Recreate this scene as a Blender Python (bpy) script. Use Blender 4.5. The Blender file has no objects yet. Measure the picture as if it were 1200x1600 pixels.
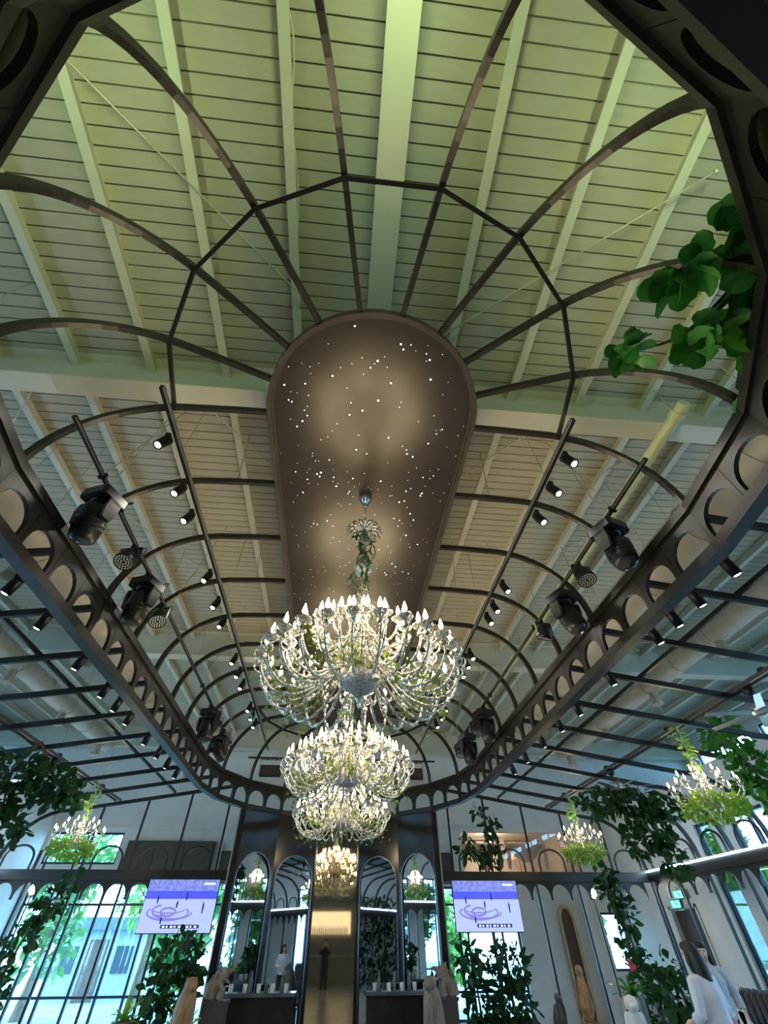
import bpy, bmesh, math, random
from mathutils import Vector, Matrix, Euler
random.seed(7)
PI = math.pi
SC = bpy.context.scene
COL = SC.collection
rad = math.radians

# ---------------------------------------------------------------- camera, world, light, exposure
cam_d = bpy.data.cameras.new('camera'); cam = bpy.data.objects.new('camera', cam_d); COL.objects.link(cam)
FPX = 641.927
cam_d.sensor_fit = 'AUTO'; cam_d.sensor_width = 36.0; cam_d.lens = FPX / 1600.0 * 36.0
cam_d.shift_x = (600 - 592.538) / 1600.0; cam_d.shift_y = (803.467 - 800) / 1600.0
cam_d.clip_start = 0.02
CR = Matrix(((0.9959478, -0.0619683, -0.0651756), (-0.0898307, -0.7200144, -0.6881204), (-0.0042857, 0.6911868, -0.7226635)))
cam.matrix_world = Matrix.Translation((-0.1535, 0.0, 1.5)) @ CR.to_4x4()
SC.camera = cam
world = bpy.data.worlds.new('world'); SC.world = world; world.use_nodes = True
wn = world.node_tree.nodes; wn.clear()
wo = wn.new('ShaderNodeOutputWorld'); wb = wn.new('ShaderNodeBackground')
wb.inputs['Color'].default_value = (0.42, 0.71, 1.0, 1); wb.inputs['Strength'].default_value = 10.0   # bright hazy sky
world.node_tree.links.new(wb.outputs[0], wo.inputs[0])
SC.view_settings.view_transform = 'Standard'; SC.view_settings.look = 'None'
SC.view_settings.exposure = 0.6; SC.view_settings.gamma = 1.0; SC.view_settings.use_curve_mapping = False
SC.cycles.use_denoising = True; SC.cycles.use_adaptive_sampling = True; SC.cycles.adaptive_threshold = 0.03
SC.cycles.max_bounces = 6; SC.cycles.transparent_max_bounces = 8
SC.cycles.caustics_reflective = False; SC.cycles.caustics_refractive = False
SC.cycles.sample_clamp_indirect = 6.0
CHAND_E, SPOT_E, ADDED_WASH_W, CHAND_W, SMALL_W, DOWN_W = 26.0, 14.0, 11.5, 85.0, 12.0, 9.0

# ---------------------------------------------------------------- materials
MATS = {}
def mat(name, col, rough=0.5, metal=0.0, var=0.12, scale=6.0, bump=0.0, emit=None, es=0.0, trans=0.0, spec=0.5, sub=0.0, stretch=(1, 1, 1), alpha=1.0, nosample=True):
    if name in MATS: return MATS[name]
    m = bpy.data.materials.new(name); m.use_nodes = True; nt = m.node_tree; N = nt.nodes; L = nt.links
    p = N['Principled BSDF']
    tc = N.new('ShaderNodeTexCoord'); mp = N.new('ShaderNodeMapping'); mp.inputs['Scale'].default_value = stretch
    nz = N.new('ShaderNodeTexNoise'); nz.inputs['Scale'].default_value = scale; nz.inputs['Detail'].default_value = 4
    L.new(tc.outputs['Object'], mp.inputs['Vector']); L.new(mp.outputs[0], nz.inputs['Vector'])
    cr = N.new('ShaderNodeValToRGB')
    cr.color_ramp.elements[0].position = 0.3; cr.color_ramp.elements[1].position = 0.7
    cr.color_ramp.elements[0].color = [max(0, c * (1 - var)) for c in col] + [1]
    cr.color_ramp.elements[1].color = [min(1, c * (1 + var)) for c in col] + [1]
    L.new(nz.outputs['Fac'], cr.inputs['Fac']); L.new(cr.outputs['Color'], p.inputs['Base Color'])
    p.inputs['Roughness'].default_value = rough; p.inputs['Metallic'].default_value = metal
    p.inputs['Specular IOR Level'].default_value = spec
    if trans: p.inputs['Transmission Weight'].default_value = trans
    if alpha < 1: p.inputs['Alpha'].default_value = alpha
    if bump:
        b = N.new('ShaderNodeBump'); b.inputs['Strength'].default_value = bump; b.inputs['Distance'].default_value = 0.02
        L.new(nz.outputs['Fac'], b.inputs['Height']); L.new(b.outputs[0], p.inputs['Normal'])
    if emit:
        m.cycles.emission_sampling = 'NONE' if nosample else 'AUTO'
        p.inputs['Emission Color'].default_value = (*emit, 1); p.inputs['Emission Strength'].default_value = es
    MATS[name] = m; return m

def leafmat(name, col, var=0.35):
    if name in MATS: return MATS[name]
    m = mat(name, col, 0.42, 0, var, 9.0)
    nt = m.node_tree; p = nt.nodes['Principled BSDF']; out = nt.nodes['Material Output']
    tl = nt.nodes.new('ShaderNodeBsdfTranslucent'); tl.inputs[0].default_value = (min(1, col[0] * 1.6), min(1, col[1] * 1.7), col[2], 1)
    mx = nt.nodes.new('ShaderNodeMixShader'); mx.inputs[0].default_value = 0.25
    nt.links.new(p.outputs[0], mx.inputs[1]); nt.links.new(tl.outputs[0], mx.inputs[2]); nt.links.new(mx.outputs[0], out.inputs[0])
    return m

def crystalmat():
    m = bpy.data.materials.new('crystal'); m.use_nodes = True; nt = m.node_tree; N = nt.nodes; L = nt.links
    out = N['Material Output']; N.remove(N['Principled BSDF'])
    gl = N.new('ShaderNodeBsdfGlossy'); gl.inputs['Roughness'].default_value = 0.14; gl.inputs['Color'].default_value = (1, 1, 1, 1)
    df = N.new('ShaderNodeBsdfTranslucent'); df.inputs[0].default_value = (0.95, 0.95, 0.92, 1)
    dd = N.new('ShaderNodeBsdfDiffuse'); dd.inputs[0].default_value = (0.9, 0.9, 0.87, 1)
    tc = N.new('ShaderNodeTexCoord'); vo = N.new('ShaderNodeTexVoronoi'); vo.inputs['Scale'].default_value = 45
    bp = N.new('ShaderNodeBump'); bp.inputs['Strength'].default_value = 0.7; bp.inputs['Distance'].default_value = 0.01
    L.new(tc.outputs['Object'], vo.inputs['Vector']); L.new(vo.outputs['Distance'], bp.inputs['Height']); L.new(bp.outputs[0], gl.inputs['Normal'])
    nz = N.new('ShaderNodeTexNoise'); nz.inputs['Scale'].default_value = 55; nz.inputs['Detail'].default_value = 2; L.new(tc.outputs['Object'], nz.inputs['Vector'])
    cr = N.new('ShaderNodeValToRGB'); cr.color_ramp.elements[0].position = .40; cr.color_ramp.elements[0].color = (.10, .10, .09, 1); cr.color_ramp.elements[1].position = .60; cr.color_ramp.elements[1].color = (1, 1, .97, 1)  # noise paints bright and dark sparkle into the glass colour
    L.new(nz.outputs['Fac'], cr.inputs[0]); L.new(cr.outputs[0], df.inputs[0]); L.new(cr.outputs[0], dd.inputs[0])
    m0 = N.new('ShaderNodeMixShader'); m0.inputs[0].default_value = 0.5; L.new(df.outputs[0], m0.inputs[1]); L.new(dd.outputs[0], m0.inputs[2])
    m2 = N.new('ShaderNodeMixShader'); m2.inputs[0].default_value = 0.50; L.new(m0.outputs[0], m2.inputs[1]); L.new(gl.outputs[0], m2.inputs[2])
    L.new(m2.outputs[0], out.inputs[0]); MATS['crystal'] = m; return m

def glassmat(name, tint, refl=0.06):
    m = bpy.data.materials.new(name); m.use_nodes = True; nt = m.node_tree; N = nt.nodes; L = nt.links
    out = N['Material Output']; N.remove(N['Principled BSDF'])
    tr = N.new('ShaderNodeBsdfTransparent'); gl = N.new('ShaderNodeBsdfGlossy'); gl.inputs['Roughness'].default_value = 0.02
    nz = N.new('ShaderNodeTexNoise'); nz.inputs['Scale'].default_value = 1.5
    cr = N.new('ShaderNodeValToRGB'); cr.color_ramp.elements[0].color = [c * 0.95 for c in tint] + [1]; cr.color_ramp.elements[1].color = [*tint, 1]
    L.new(nz.outputs['Fac'], cr.inputs[0]); L.new(cr.outputs[0], tr.inputs[0])
    mx = N.new('ShaderNodeMixShader'); mx.inputs[0].default_value = refl
    L.new(tr.outputs[0], mx.inputs[1]); L.new(gl.outputs[0], mx.inputs[2]); L.new(mx.outputs[0], out.inputs[0])
    MATS[name] = m; return m

M_roof = mat('roof_paint', (0.49, 0.475, 0.38), 0.55, var=0.05, scale=3, stretch=(1, 6, 1), bump=0.05)
M_deck = mat('roof_deck', (0.34, 0.33, 0.26), 0.8, var=0.1)
M_steel = mat('cream_steel', (0.70, 0.69, 0.575), 0.45, var=0.05, scale=2)
M_black = mat('black_iron', (0.013, 0.012, 0.011), 0.40, 0.0, var=0.3, scale=4, bump=0.03, spec=0.4)
M_bronze = mat('dark_bronze_rib', (0.030, 0.026, 0.020), 0.36, 0.2, var=0.25, scale=3)
M_panel = mat('star_panel_satin', (0.043, 0.035, 0.029), 0.30, 0.35, var=0.10, scale=1.2)
M_rim = mat('panel_rim', (0.075, 0.06, 0.05), 0.4, 0.4)
M_star = mat('star_led', (0.9, 0.95, 1), 0.4, emit=(0.62, 0.80, 1.0), es=5.0)
M_crys = crystalmat()
M_bulb = mat('candle_bulb', (1, 0.9, 0.7), 0.4, emit=(1.0, 0.80, 0.46), es=CHAND_E)
M_candle = mat('candle_sleeve', (0.85, 0.82, 0.7), 0.4)
M_chrome = mat('chrome', (0.75, 0.76, 0.8), 0.12, 1.0, var=0.05)
M_brass = mat('brass_frame', (0.45, 0.36, 0.18), 0.3, 0.9)
M_blk = mat('matte_black_plastic', (0.009, 0.009, 0.010), 0.38, 0, var=0.3, spec=0.4)
M_lens = mat('spot_lens', (1, 0.97, 0.9), 0.3, emit=(1.0, 0.93, 0.78), es=SPOT_E)
M_led = mat('led_cell', (0.95, 0.94, 0.90), 0.3, var=0.05)
M_glassdk = mat('dark_lens_glass', (0.05, 0.05, 0.06), 0.06, 0.2)
M_alu = mat('brushed_aluminium', (0.62, 0.64, 0.66), 0.3, 0.9, var=0.1, stretch=(8, 1, 1))
M_duct = mat('beige_duct', (0.50, 0.46, 0.38), 0.5, 0.1, var=0.08)
M_ypipe = mat('cream_yellow_pipe', (0.70, 0.68, 0.36), 0.4, var=0.06)
M_wire = mat('steel_wire', (0.62, 0.60, 0.50), 0.4, 0.5)
M_wall = mat('white_plaster', (0.72, 0.73, 0.72), 0.7, var=0.05, scale=2.5, bump=0.06)
M_floor = mat('polished_floor', (0.40, 0.39, 0.37), 0.22, var=0.2, scale=1.4)
M_dkpan = mat('dark_lacquer', (0.020, 0.018, 0.016), 0.16, 0, var=0.2)
M_mirror = mat('mirror_silver', (0.50, 0.53, 0.55), 0.015, 1.0, var=0.02)
M_gmirror = mat('mirror_bronze', (0.50, 0.43, 0.31), 0.03, 1.0, var=0.04)
M_glass = glassmat('window_glass', (0.80, 0.95, 1.0))
M_frame = mat('window_frame_blue_black', (0.035, 0.05, 0.075), 0.35, 0.2)
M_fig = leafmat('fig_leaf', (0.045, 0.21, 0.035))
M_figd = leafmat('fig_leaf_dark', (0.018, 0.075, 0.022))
M_ivy = leafmat('ivy_leaf', (0.16, 0.24, 0.05))
M_tree = leafmat('garden_leaf', (0.10, 0.26, 0.09))
M_lime = leafmat('lime_leaf', (0.22, 0.42, 0.05))
M_bark = mat('bark', (0.14, 0.095, 0.06), 0.8, var=0.35, scale=20, bump=0.3, stretch=(1, 1, 0.3))
M_wood = mat('carved_wood', (0.32, 0.17, 0.075), 0.55, var=0.35, scale=9, bump=0.25, stretch=(2, 2, 0.5))
M_woodg = mat('carved_wood_grey', (0.22, 0.17, 0.13), 0.6, var=0.35, scale=9, bump=0.3, stretch=(2, 2, 0.5))
M_white = mat('white_ceramic', (0.75, 0.73, 0.68), 0.4, var=0.06)
M_grey = mat('grey_wall_panel', (0.35, 0.35, 0.34), 0.6)
M_brown = mat('dark_brown_board', (0.055, 0.042, 0.034), 0.5, var=0.2)
M_niche = mat('niche_brown', (0.10, 0.06, 0.045), 0.6, var=0.25)
M_tan = mat('tan_wood_edge', (0.55, 0.38, 0.2), 0.5, var=0.2, scale=8, stretch=(4, 4, 0.4))
M_strip = mat('led_strip', (1, 1, 1), 0.5, emit=(0.50, 0.74, 1.0), es=36.0, nosample=False)

# ---------------------------------------------------------------- mesh helpers
class MB:
    def __init__(s): s.v = []; s.f = []; s.sm = []
    def add(s, vs, fs, smooth=False):
        o = len(s.v); s.v += [tuple(v) for v in vs]
        for f in fs: s.f.append([o + i for i in f]); s.sm.append(smooth)
    def box(s, c, d, rot=None):
        x, y, z = d[0] / 2, d[1] / 2, d[2] / 2
        vs = [Vector((a * x, b * y, e * z)) for a in (-1, 1) for b in (-1, 1) for e in (-1, 1)]
        if rot is not None: vs = [rot @ v for v in vs]
        c = Vector(c)
        s.add([v + c for v in vs], [(0, 1, 3, 2), (4, 6, 7, 5), (0, 4, 5, 1), (2, 3, 7, 6), (0, 2, 6, 4), (1, 5, 7, 3)]); return s
    def span(s, a, b):
        return s.box([(a[i] + b[i]) / 2 for i in range(3)], [abs(b[i] - a[i]) for i in range(3)])
    def bar(s, a, b, w, h, up=(0, 0, 1)):
        a = Vector(a); b = Vector(b); d = (b - a); l = d.length; d.normalize(); u = Vector(up)
        if abs(d.dot(u)) > 0.98: u = Vector((1, 0, 0))
        x = d.cross(u).normalized(); u = x.cross(d).normalized()
        R = Matrix((x, d, u)).transposed()
        return s.box((a + b) / 2, (w, l, h), R)
    def tube(s, pts, r, seg=8, cap=True, smooth=True, closed=False, flat=None):
        P = [Vector(p) for p in pts]; n = len(P)
        rs = r if isinstance(r, (list, tuple)) else [r] * n
        prev = None; rings = []
        for i in range(n):
            if closed: t = P[(i + 1) % n] - P[i - 1]
            else: t = P[min(i + 1, n - 1)] - P[max(i - 1, 0)]
            if t.length < 1e-9: t = Vector((0, 0, 1))
            t.normalize()
            if prev is None:
                u = Vector((0, 0, 1)) if abs(t.z) < 0.9 else Vector((1, 0, 0))
                u = (u - t * u.dot(t)).normalized()
            else:
                u = prev - t * prev.dot(t)
                u = u.normalized() if u.length > 1e-6 else t.orthogonal().normalized()
            prev = u; w = t.cross(u)
            rings.append([P[i] + (u * math.cos(2 * PI * k / seg) + w * math.sin(2 * PI * k / seg)) * rs[i] for k in range(seg)])
        vs = [v for g in rings for v in g]; fs = []
        m = n if closed else n - 1
        for i in range(m):
            j = (i + 1) % n
            for k in range(seg):
                l = (k + 1) % seg
                fs.append((i * seg + k, i * seg + l, j * seg + l, j * seg + k))
        s.add(vs, fs, smooth)
        if cap and not closed:
            s.add(rings[0], [tuple(reversed(range(seg)))]); s.add(rings[-1], [tuple(range(seg))])
        return s
    def cyl(s, a, b, r, seg=12, r2=None): return s.tube([a, b], [r, r if r2 is None else r2], seg, True, True)
    def rectsweep(s, pts, w, h, closed=False, side=None):
        # rectangular section swept along pts; w across (horizontal), h vertical-ish in the plane
        P = [Vector(p) for p in pts]; n = len(P); vs = []; fs = []
        for i in range(n):
            t = (P[(i + 1) % n] - P[i - 1]) if closed else (P[min(i + 1, n - 1)] - P[max(i - 1, 0)])
            t.normalize()
            sd = Vector(side).normalized() if side is not None else t.cross(Vector((0, 0, 1))).normalized()
            up = sd.cross(t).normalized()
            k = 1.0
            if closed or 0 < i < n - 1:
                t1 = (P[i] - P[i - 1]).normalized(); c = max(0.5, t1.dot(t)); k = 1 / c
            kw, kh = (k, 1) if side is None else (1, k)
            for a, b in ((-1, -1), (1, -1), (1, 1), (-1, 1)): vs.append(P[i] + sd * (a * w / 2 * kw) + up * (b * h / 2 * kh))
        for i in range(n if closed else n - 1):
            j = (i + 1) % n
            for q in range(4): fs.append((i * 4 + q, i * 4 + (q + 1) % 4, j * 4 + (q + 1) % 4, j * 4 + q))
        if not closed: fs += [(3, 2, 1, 0), tuple((n - 1) * 4 + q for q in range(4))]
        s.add(vs, fs); return s
    def lathe(s, prof, seg=16, c=(0, 0, 0), rot=None, smooth=True):
        vs = []; c = Vector(c)
        for r, z in prof:
            for k in range(seg):
                v = Vector((r * math.cos(2 * PI * k / seg), r * math.sin(2 * PI * k / seg), z))
                vs.append((rot @ v if rot is not None else v) + c)
        fs = []
        for i in range(len(prof) - 1):
            for k in range(seg):
                l = (k + 1) % seg; fs.append((i * seg + k, i * seg + l, (i + 1) * seg + l, (i + 1) * seg + k))
        s.add(vs, fs, smooth)
        s.add([vs[k] for k in range(seg)], [tuple(reversed(range(seg)))]); n = len(prof) - 1
        s.add([vs[n * seg + k] for k in range(seg)], [tuple(range(seg))]); return s
    def ell(s, c, r, rot=None, seg=12, rings=8):
        vs = []; fs = []; c = Vector(c)
        for i in range(rings + 1):
            th = PI * i / rings
            for k in range(seg):
                v = Vector((r[0] * math.sin(th) * math.cos(2 * PI * k / seg), r[1] * math.sin(th) * math.sin(2 * PI * k / seg), r[2] * math.cos(th)))
                vs.append((rot @ v if rot is not None else v) + c)
        for i in range(rings):
            for k in range(seg):
                l = (k + 1) % seg; fs.append((i * seg + k, (i + 1) * seg + k, (i + 1) * seg + l, i * seg + l))
        s.add(vs, fs, True); return s
    def prism(s, poly, h0, h1, axis='z'):
        n = len(poly)
        def mk(p, h): return {'z': (p[0], p[1], h), 'y': (p[0], h, p[1]), 'x': (h, p[0], p[1])}[axis]
        vs = [mk(p, h0) for p in poly] + [mk(p, h1) for p in poly]
        fs = [tuple(range(n)), tuple(reversed(range(n, 2 * n)))] + [(i, i + n, (i + 1) % n + n, (i + 1) % n) for i in range(n)]
        s.add(vs, fs); return s
    def mesh(s, name, m):
        me = bpy.data.meshes.new(name); me.from_pydata(s.v, [], s.f); me.validate()
        if len(me.polygons) == len(s.sm): me.polygons.foreach_set('use_smooth', s.sm)
        bm = bmesh.new(); bm.from_mesh(me)
        if len(bm.faces) < 60000: bmesh.ops.recalc_face_normals(bm, faces=bm.faces)
        bm.to_mesh(me); bm.free()
        if m: me.materials.append(m)
        return me
    def build(s, name, m, parent=None): return inst(s.mesh(name, m), name, parent)

def inst(me, name, parent=None, loc=None, rot=None, scale=None):
    o = bpy.data.objects.new(name, me); COL.objects.link(o)
    if parent is not None: o.parent = parent
    if loc is not None: o.location = loc
    if rot is not None: o.rotation_euler = rot
    if scale is not None: o.scale = (scale,) * 3 if isinstance(scale, (int, float)) else scale
    return o
def tag(o, label=None, cat=None, group=None, kind=None):
    if label: o['label'] = label
    if cat: o['category'] = cat
    if group: o['group'] = group
    if kind: o['kind'] = kind
    return o
def thing(name, label, cat, loc=(0, 0, 0), rz=0.0, group=None):
    o = bpy.data.objects.new(name, None); COL.objects.link(o); o.location = loc; o.rotation_euler = (0, 0, rz); o.empty_display_size = 0.1
    return tag(o, label, cat, group)
def children(o): return [c for c in bpy.data.objects if c.parent == o]
def copy_tree(o, parent=None):
    c = o.copy(); COL.objects.link(c); c.parent = parent
    for ch in KIDS.get(o.name, None) or children(o): copy_tree(ch, c)
    return c
KIDS = {}
def struct(name, mb, m, parent=None, label=None):
    o = mb.build(name, m, parent); o['kind'] = 'structure'
    if label: o['label'] = label
    return o
ORD = ['first', 'second', 'third', 'fourth', 'fifth', 'sixth', 'seventh', 'eighth', 'ninth', 'tenth', 'eleventh', 'twelfth', 'thirteenth', 'fourteenth']
def lerp(a, b, t): return a + (b - a) * t
def bez(p, n):
    # Catmull-Rom through points p
    P = [Vector(q) for q in p]; P = [P[0] * 2 - P[1]] + P + [P[-1] * 2 - P[-2]]; out = []
    for i in range(1, len(P) - 2):
        for k in range(n):
            t = k / n; a, b, c, d = P[i - 1:i + 3]
            out.append(0.5 * ((2 * b) + (c - a) * t + (2 * a - 5 * b + 4 * c - d) * t * t + (3 * b - a - 3 * c + d) * t ** 3))
    out.append(P[-2]); return out

def leaf_shape(L=0.2, W=0.14, cup=0.25, n=5, fiddle=True, lobe=0.0):
    vs = []; fs = []
    for i in range(n + 1):
        t = i / n
        w = W / 2 * (math.sin(PI * min(1, t * 0.92 + 0.04)) ** 0.7)
        if fiddle: w *= (0.62 + 0.5 * t) * (1 + lobe * math.sin(t * 17))
        z = -cup * L * t * t
        for q in (-1, 0, 1): vs.append(Vector((q * w, L * t, z + abs(q) * 0.18 * w + (0.012 * math.sin(7 * t + q) if q else 0))))
    for i in range(n):
        for q in (0, 1): a = i * 3 + q; fs.append((a, a + 1, a + 4, a + 3))
    return vs, fs
def rand_dir(rng, bias=(0, 0, 0)):
    while True:
        v = Vector((rng.uniform(-1, 1), rng.uniform(-1, 1), rng.uniform(-1, 1)))
        if 0.05 < v.length < 1: break
    v = v.normalized() + Vector(bias); return v.normalized()
def leaf_at(mb, base, d, L, W, rng, n=3, fiddle=False):
    vs, fs = leaf_shape(L, W, rng.uniform(0.1, 0.4), n, fiddle)
    q = d.to_track_quat('Y', 'Z').to_matrix() @ Matrix.Rotation(rng.uniform(-1.2, 1.2), 3, 'Y')
    mb.add([Vector(base) + q @ v for v in vs], fs, True)
def leafcloud(mb, blobs, n, L, rng, fiddle=False, wr=0.6, nn=2, bias=(0, 0, -0.1), lv=0.4):
    tot = sum(b[3] * b[4] * b[5] for b in blobs) if len(blobs[0]) == 6 else 0
    wts = [(b[3] * b[4] * b[5]) ** 0.67 for b in blobs]; sw = sum(wts)
    for b, w in zip(blobs, wts):
        for i in range(max(1, int(n * w / sw))):
            d = rand_dir(rng); r = rng.uniform(0.55, 1.0)
            p = Vector((b[0] + d.x * b[3] * r, b[1] + d.y * b[4] * r, b[2] + d.z * b[5] * r))
            ll = L * rng.uniform(1 - lv, 1 + lv)
            leaf_at(mb, p, rand_dir(rng, (d.x * 0.7 + bias[0], d.y * 0.7 + bias[1], d.z * 0.5 + bias[2])), ll, ll * wr, rng, nn, fiddle)
# ================================================================ SETTING
XW, YB, YE, ZR = 8.7, -9.0, 16.4, 6.87
XO, ZL = 13.0, 4.35          # outer high walls and the low side roofs
KE = 16.4 / 14.5
def EX(x): return -.15 + (x + .15) * KE
def EZ(z): return max(.05, 1.5 + (z - 1.5) * KE)
struct('floor', MB().span((-XW - .3, YB - .3, -0.1), (XW + .3, YE + .3, 0)), M_floor)
def wall_cells(axis, pos, th, a0, a1, z0, z1, ops):
    mb = MB(); A = sorted({a0, a1, *[o[0] for o in ops], *[o[1] for o in ops]}); Zs = sorted({z0, z1, *[o[2] for o in ops], *[o[3] for o in ops]})
    for i in range(len(A) - 1):
        for j in range(len(Zs) - 1):
            am, zm = (A[i] + A[i + 1]) / 2, (Zs[j] + Zs[j + 1]) / 2
            if any(o[0] < am < o[1] and o[2] < zm < o[3] for o in ops): continue
            if axis == 'y': mb.span((A[i], pos, Zs[j]), (A[i + 1], pos + th, Zs[j + 1]))
            else: mb.span((pos, A[i], Zs[j]), (pos + th, A[i + 1], Zs[j + 1]))
    return mb
OP_end = [(EX(a), EX(b), EZ(c), EZ(d)) for a, b, c, d in [(-7.6, -2.75, 0.25, 2.62), (-7.6, -5.75, 2.95, 3.62), (2.75, 4.75, 0.25, 2.55), (3.5, 6.85, 2.78, 3.72), (7.0, 7.6, 1.0, 2.05)]]
struct('wall_far', wall_cells('y', YE, 0.2, -XO - .2, XO + .2, 0, ZR + .2, OP_end), M_wall)
OP_r = [(13.0, 14.0, 0.0, 2.08), (11.25, 11.85, 0.45, 3.5), (9.55, 10.65, 0.45, 3.5), (7.9, 9.2, 0.45, 3.5), (5.9, 7.3, 0.45, 3.5), (3.6, 5.0, 0.45, 3.5), (0.6, 2.2, .45, 3.5)]
struct('wall_right', wall_cells('x', XW, 0.2, YB, YE, 0, ZL, OP_r), M_wall)
OP_l = [(12.0, 13.9, 0.25, 3.5), (9.6, 11.4, 0.25, 3.5), (7.2, 9.0, 0.25, 3.5), (4.6, 6.6, 0.25, 3.5), (1.8, 3.8, .25, 3.5)]
struct('wall_left', wall_cells('x', -XW - .2, 0.2, YB, YE, 0, ZL, OP_l), M_wall)
OP_added = [(-8.2 + 3.05 * k, -5.6 + 3.05 * k, 5.7, 6.25) for k in range(8)]  # high side windows added to bring daylight onto the aisle roof
for s_, n_ in ((-1, 'left'), (1, 'right')):
    struct('wall_upper_' + n_, wall_cells('x', XO if s_ > 0 else -XO - .2, .2, YB, YE, ZL + .12, ZR + .2, OP_added), M_wall); struct('side_roof_' + n_, MB().span((s_ * XW, YB, ZL), (s_ * (XO + .2), YE, ZL + .12)), M_wall)
struct('wall_back', MB().span((-XO - .2, YB - .2, 0), (XO + .2, YB, ZR + .2)), M_grey)

# roof: backing deck with single boards, purlins and beams as parts
ceil = struct('ceiling', MB().span((-XO - .2, YB - .2, ZR), (XO + .2, YE + .2, ZR + .15)), M_deck)
pl = MB().box((0, 0, 0), (2 * XO, 0.132, 0.024)).mesh('roof_board', M_roof)
y = -2.2
while y < YE - 0.1:
    inst(pl, 'roof_board', ceil, (0, y + 0.0725, ZR - 0.012)); y += 0.145
pm = MB()
pm.box((0, (YE + YB) / 2, ZR - .145), (0.10, YE - YB - .05, 0.014)); pm.box((0, (YE + YB) / 2, ZR - .07), (0.022, YE - YB - .05, 0.14))
pm = pm.mesh('purlin', M_steel)
for k in range(-13, 14):
    if k: inst(pm, 'purlin', ceil, (0.96 * k, 0, -0.024))
rb = MB(); cy, ly = (YE + YB) / 2, YE - YB - .05
rb.box((0.0, cy, 6.36), (0.26, ly, 0.025)); rb.box((0.0, cy, 6.60), (0.035, ly, 0.49)); rb.box((0, cy, ZR - .035), (0.26, ly, 0.02))
rb.build('ridge_beam', M_steel, ceil)
cb = MB(); lx = 2 * XO - .02
cb.box((0, 0, 6.21), (lx, 0.26, 0.026)); cb.box((0, 0, 6.53), (lx, 0.03, 0.64)); cb.box((0, 0, ZR - .04), (lx, 0.26, 0.02))
cbm = cb.mesh('cross_beam', M_steel)
for yy in (-4.2, 2.64, 9.52, 16.2): inst(cbm, 'cross_beam', ceil, (0, yy, 0))

# tension rods under the roof
def rod(a, b, lab, r=0.009):
    mb = MB().tube([a, b], r, 6)
    for p in (a, b): mb.ell(p, (0.028, 0.028, 0.028), seg=8, rings=5)
    return tag(mb.build('tension_rod', M_wire), lab, 'tension rod')
rod((-2.95, -0.35, 6.5), (-0.62, 1.75, 6.62), 'cream tension rod crossing the near left roof bay diagonally')
rod((3.05, 0.05, 6.5), (0.75, 1.85, 6.62), 'cream tension rod crossing the near right roof bay diagonally')
rod((-4.3, 2.84, 6.45), (-4.9, 3.5, 6.3), 'short cream rod from the left end of the near cross beam')
rod((-2.2, 2.84, 6.4), (-0.9, 4.6, 6.6), 'cream tension rod beyond the near cross beam, left of the star panel')
rod((2.3, 2.84, 6.4), (0.9, 4.6, 6.6), 'cream tension rod beyond the near cross beam, right of the star panel')
rod((-3.9, 5.0, 6.4), (-1.3, 9.0, 6.6), 'cream tension rod crossing the second roof bay on the left')
rod((3.9, 5.0, 6.4), (1.3, 9.0, 6.6), 'cream tension rod crossing the second roof bay on the right')
rod((4.2, 3.0, 6.5), (3.0, 4.4, 6.6), 'short cream rod beside the yellow pipe behind the near cross beam')
rod((-4.5, 9.7, 6.4), (-1.2, 13.5, 6.6), 'cream tension rod in the far roof bay on the left')
rod((4.5, 9.7, 6.4), (1.2, 13.5, 6.6), 'cream tension rod in the far roof bay on the right')

# ================================================================ CANOPY CAGE
Y0, Y1, RR, RP = 2.40, 10.52, 3.05, 1.12
NB = 8; SP = (Y1 - Y0) / NB
def ringpts(r, z, half=None):
    near = [(r * math.sin(rad(a)), Y0 - r * math.cos(rad(a)), z) for a in range(90, -91, -20)]
    far = [(-r * math.sin(rad(a)), Y1 + r * math.cos(rad(a)), z) for a in range(90, -91, -20)]
    return near + far
cage = thing('arched_ring_frame', 'dark iron birdcage canopy frame with oval arched ring and curved ribs', 'ceiling frame', (0, 0, 3.8))
Z_ = -3.8
MB().rectsweep(ringpts(RR, 4.375 + Z_), 0.10, 0.09, True).build('upper_rail', M_black, cage)
MB().rectsweep(ringpts(RR, 3.862 + Z_), 0.13, 0.10, True).build('lower_rail', M_black, cage)
def arch_panel(w, h, z_spring, z_top, post, th, n=10):
    # arched opening in a rectangular panel, local x along, z up, thickness y
    mb = MB(); xi = w / 2 - post
    inner = [(-xi, 0)] + [(-xi * math.cos(PI * i / n), z_spring + (z_top - z_spring) * math.sin(PI * i / n)) for i in range(n + 1)] + [(xi, 0)]
    outer = [(-w / 2, 0)] + [(lerp(-w / 2, w / 2, i / n), h) for i in range(n + 1)] + [(w / 2, 0)]
    outer[1] = (-w / 2, h); 
    k = len(inner)
    for i in range(k - 1):
        q = [outer[i], outer[i + 1], inner[i + 1], inner[i]]
        vs = [(x, -th / 2, z) for x, z in q] + [(x, th / 2, z) for x, z in q]
        mb.add(vs, [(0, 1, 2, 3), (7, 6, 5, 4), (3, 2, 6, 7), (0, 4, 5, 1)])
    return mb
ap_s = arch_panel(SP / 2 - .006, 0.42, 0.12, 0.315, 0.042, 0.04).mesh('arch_panel', M_black)
chord = 2 * RR * math.sin(rad(10))
ap_e = arch_panel(chord / 2 - .006, 0.42, 0.12, 0.315, 0.042, 0.04).mesh('arch_panel', M_black)
R_ = ringpts(RR, 0)
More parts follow.
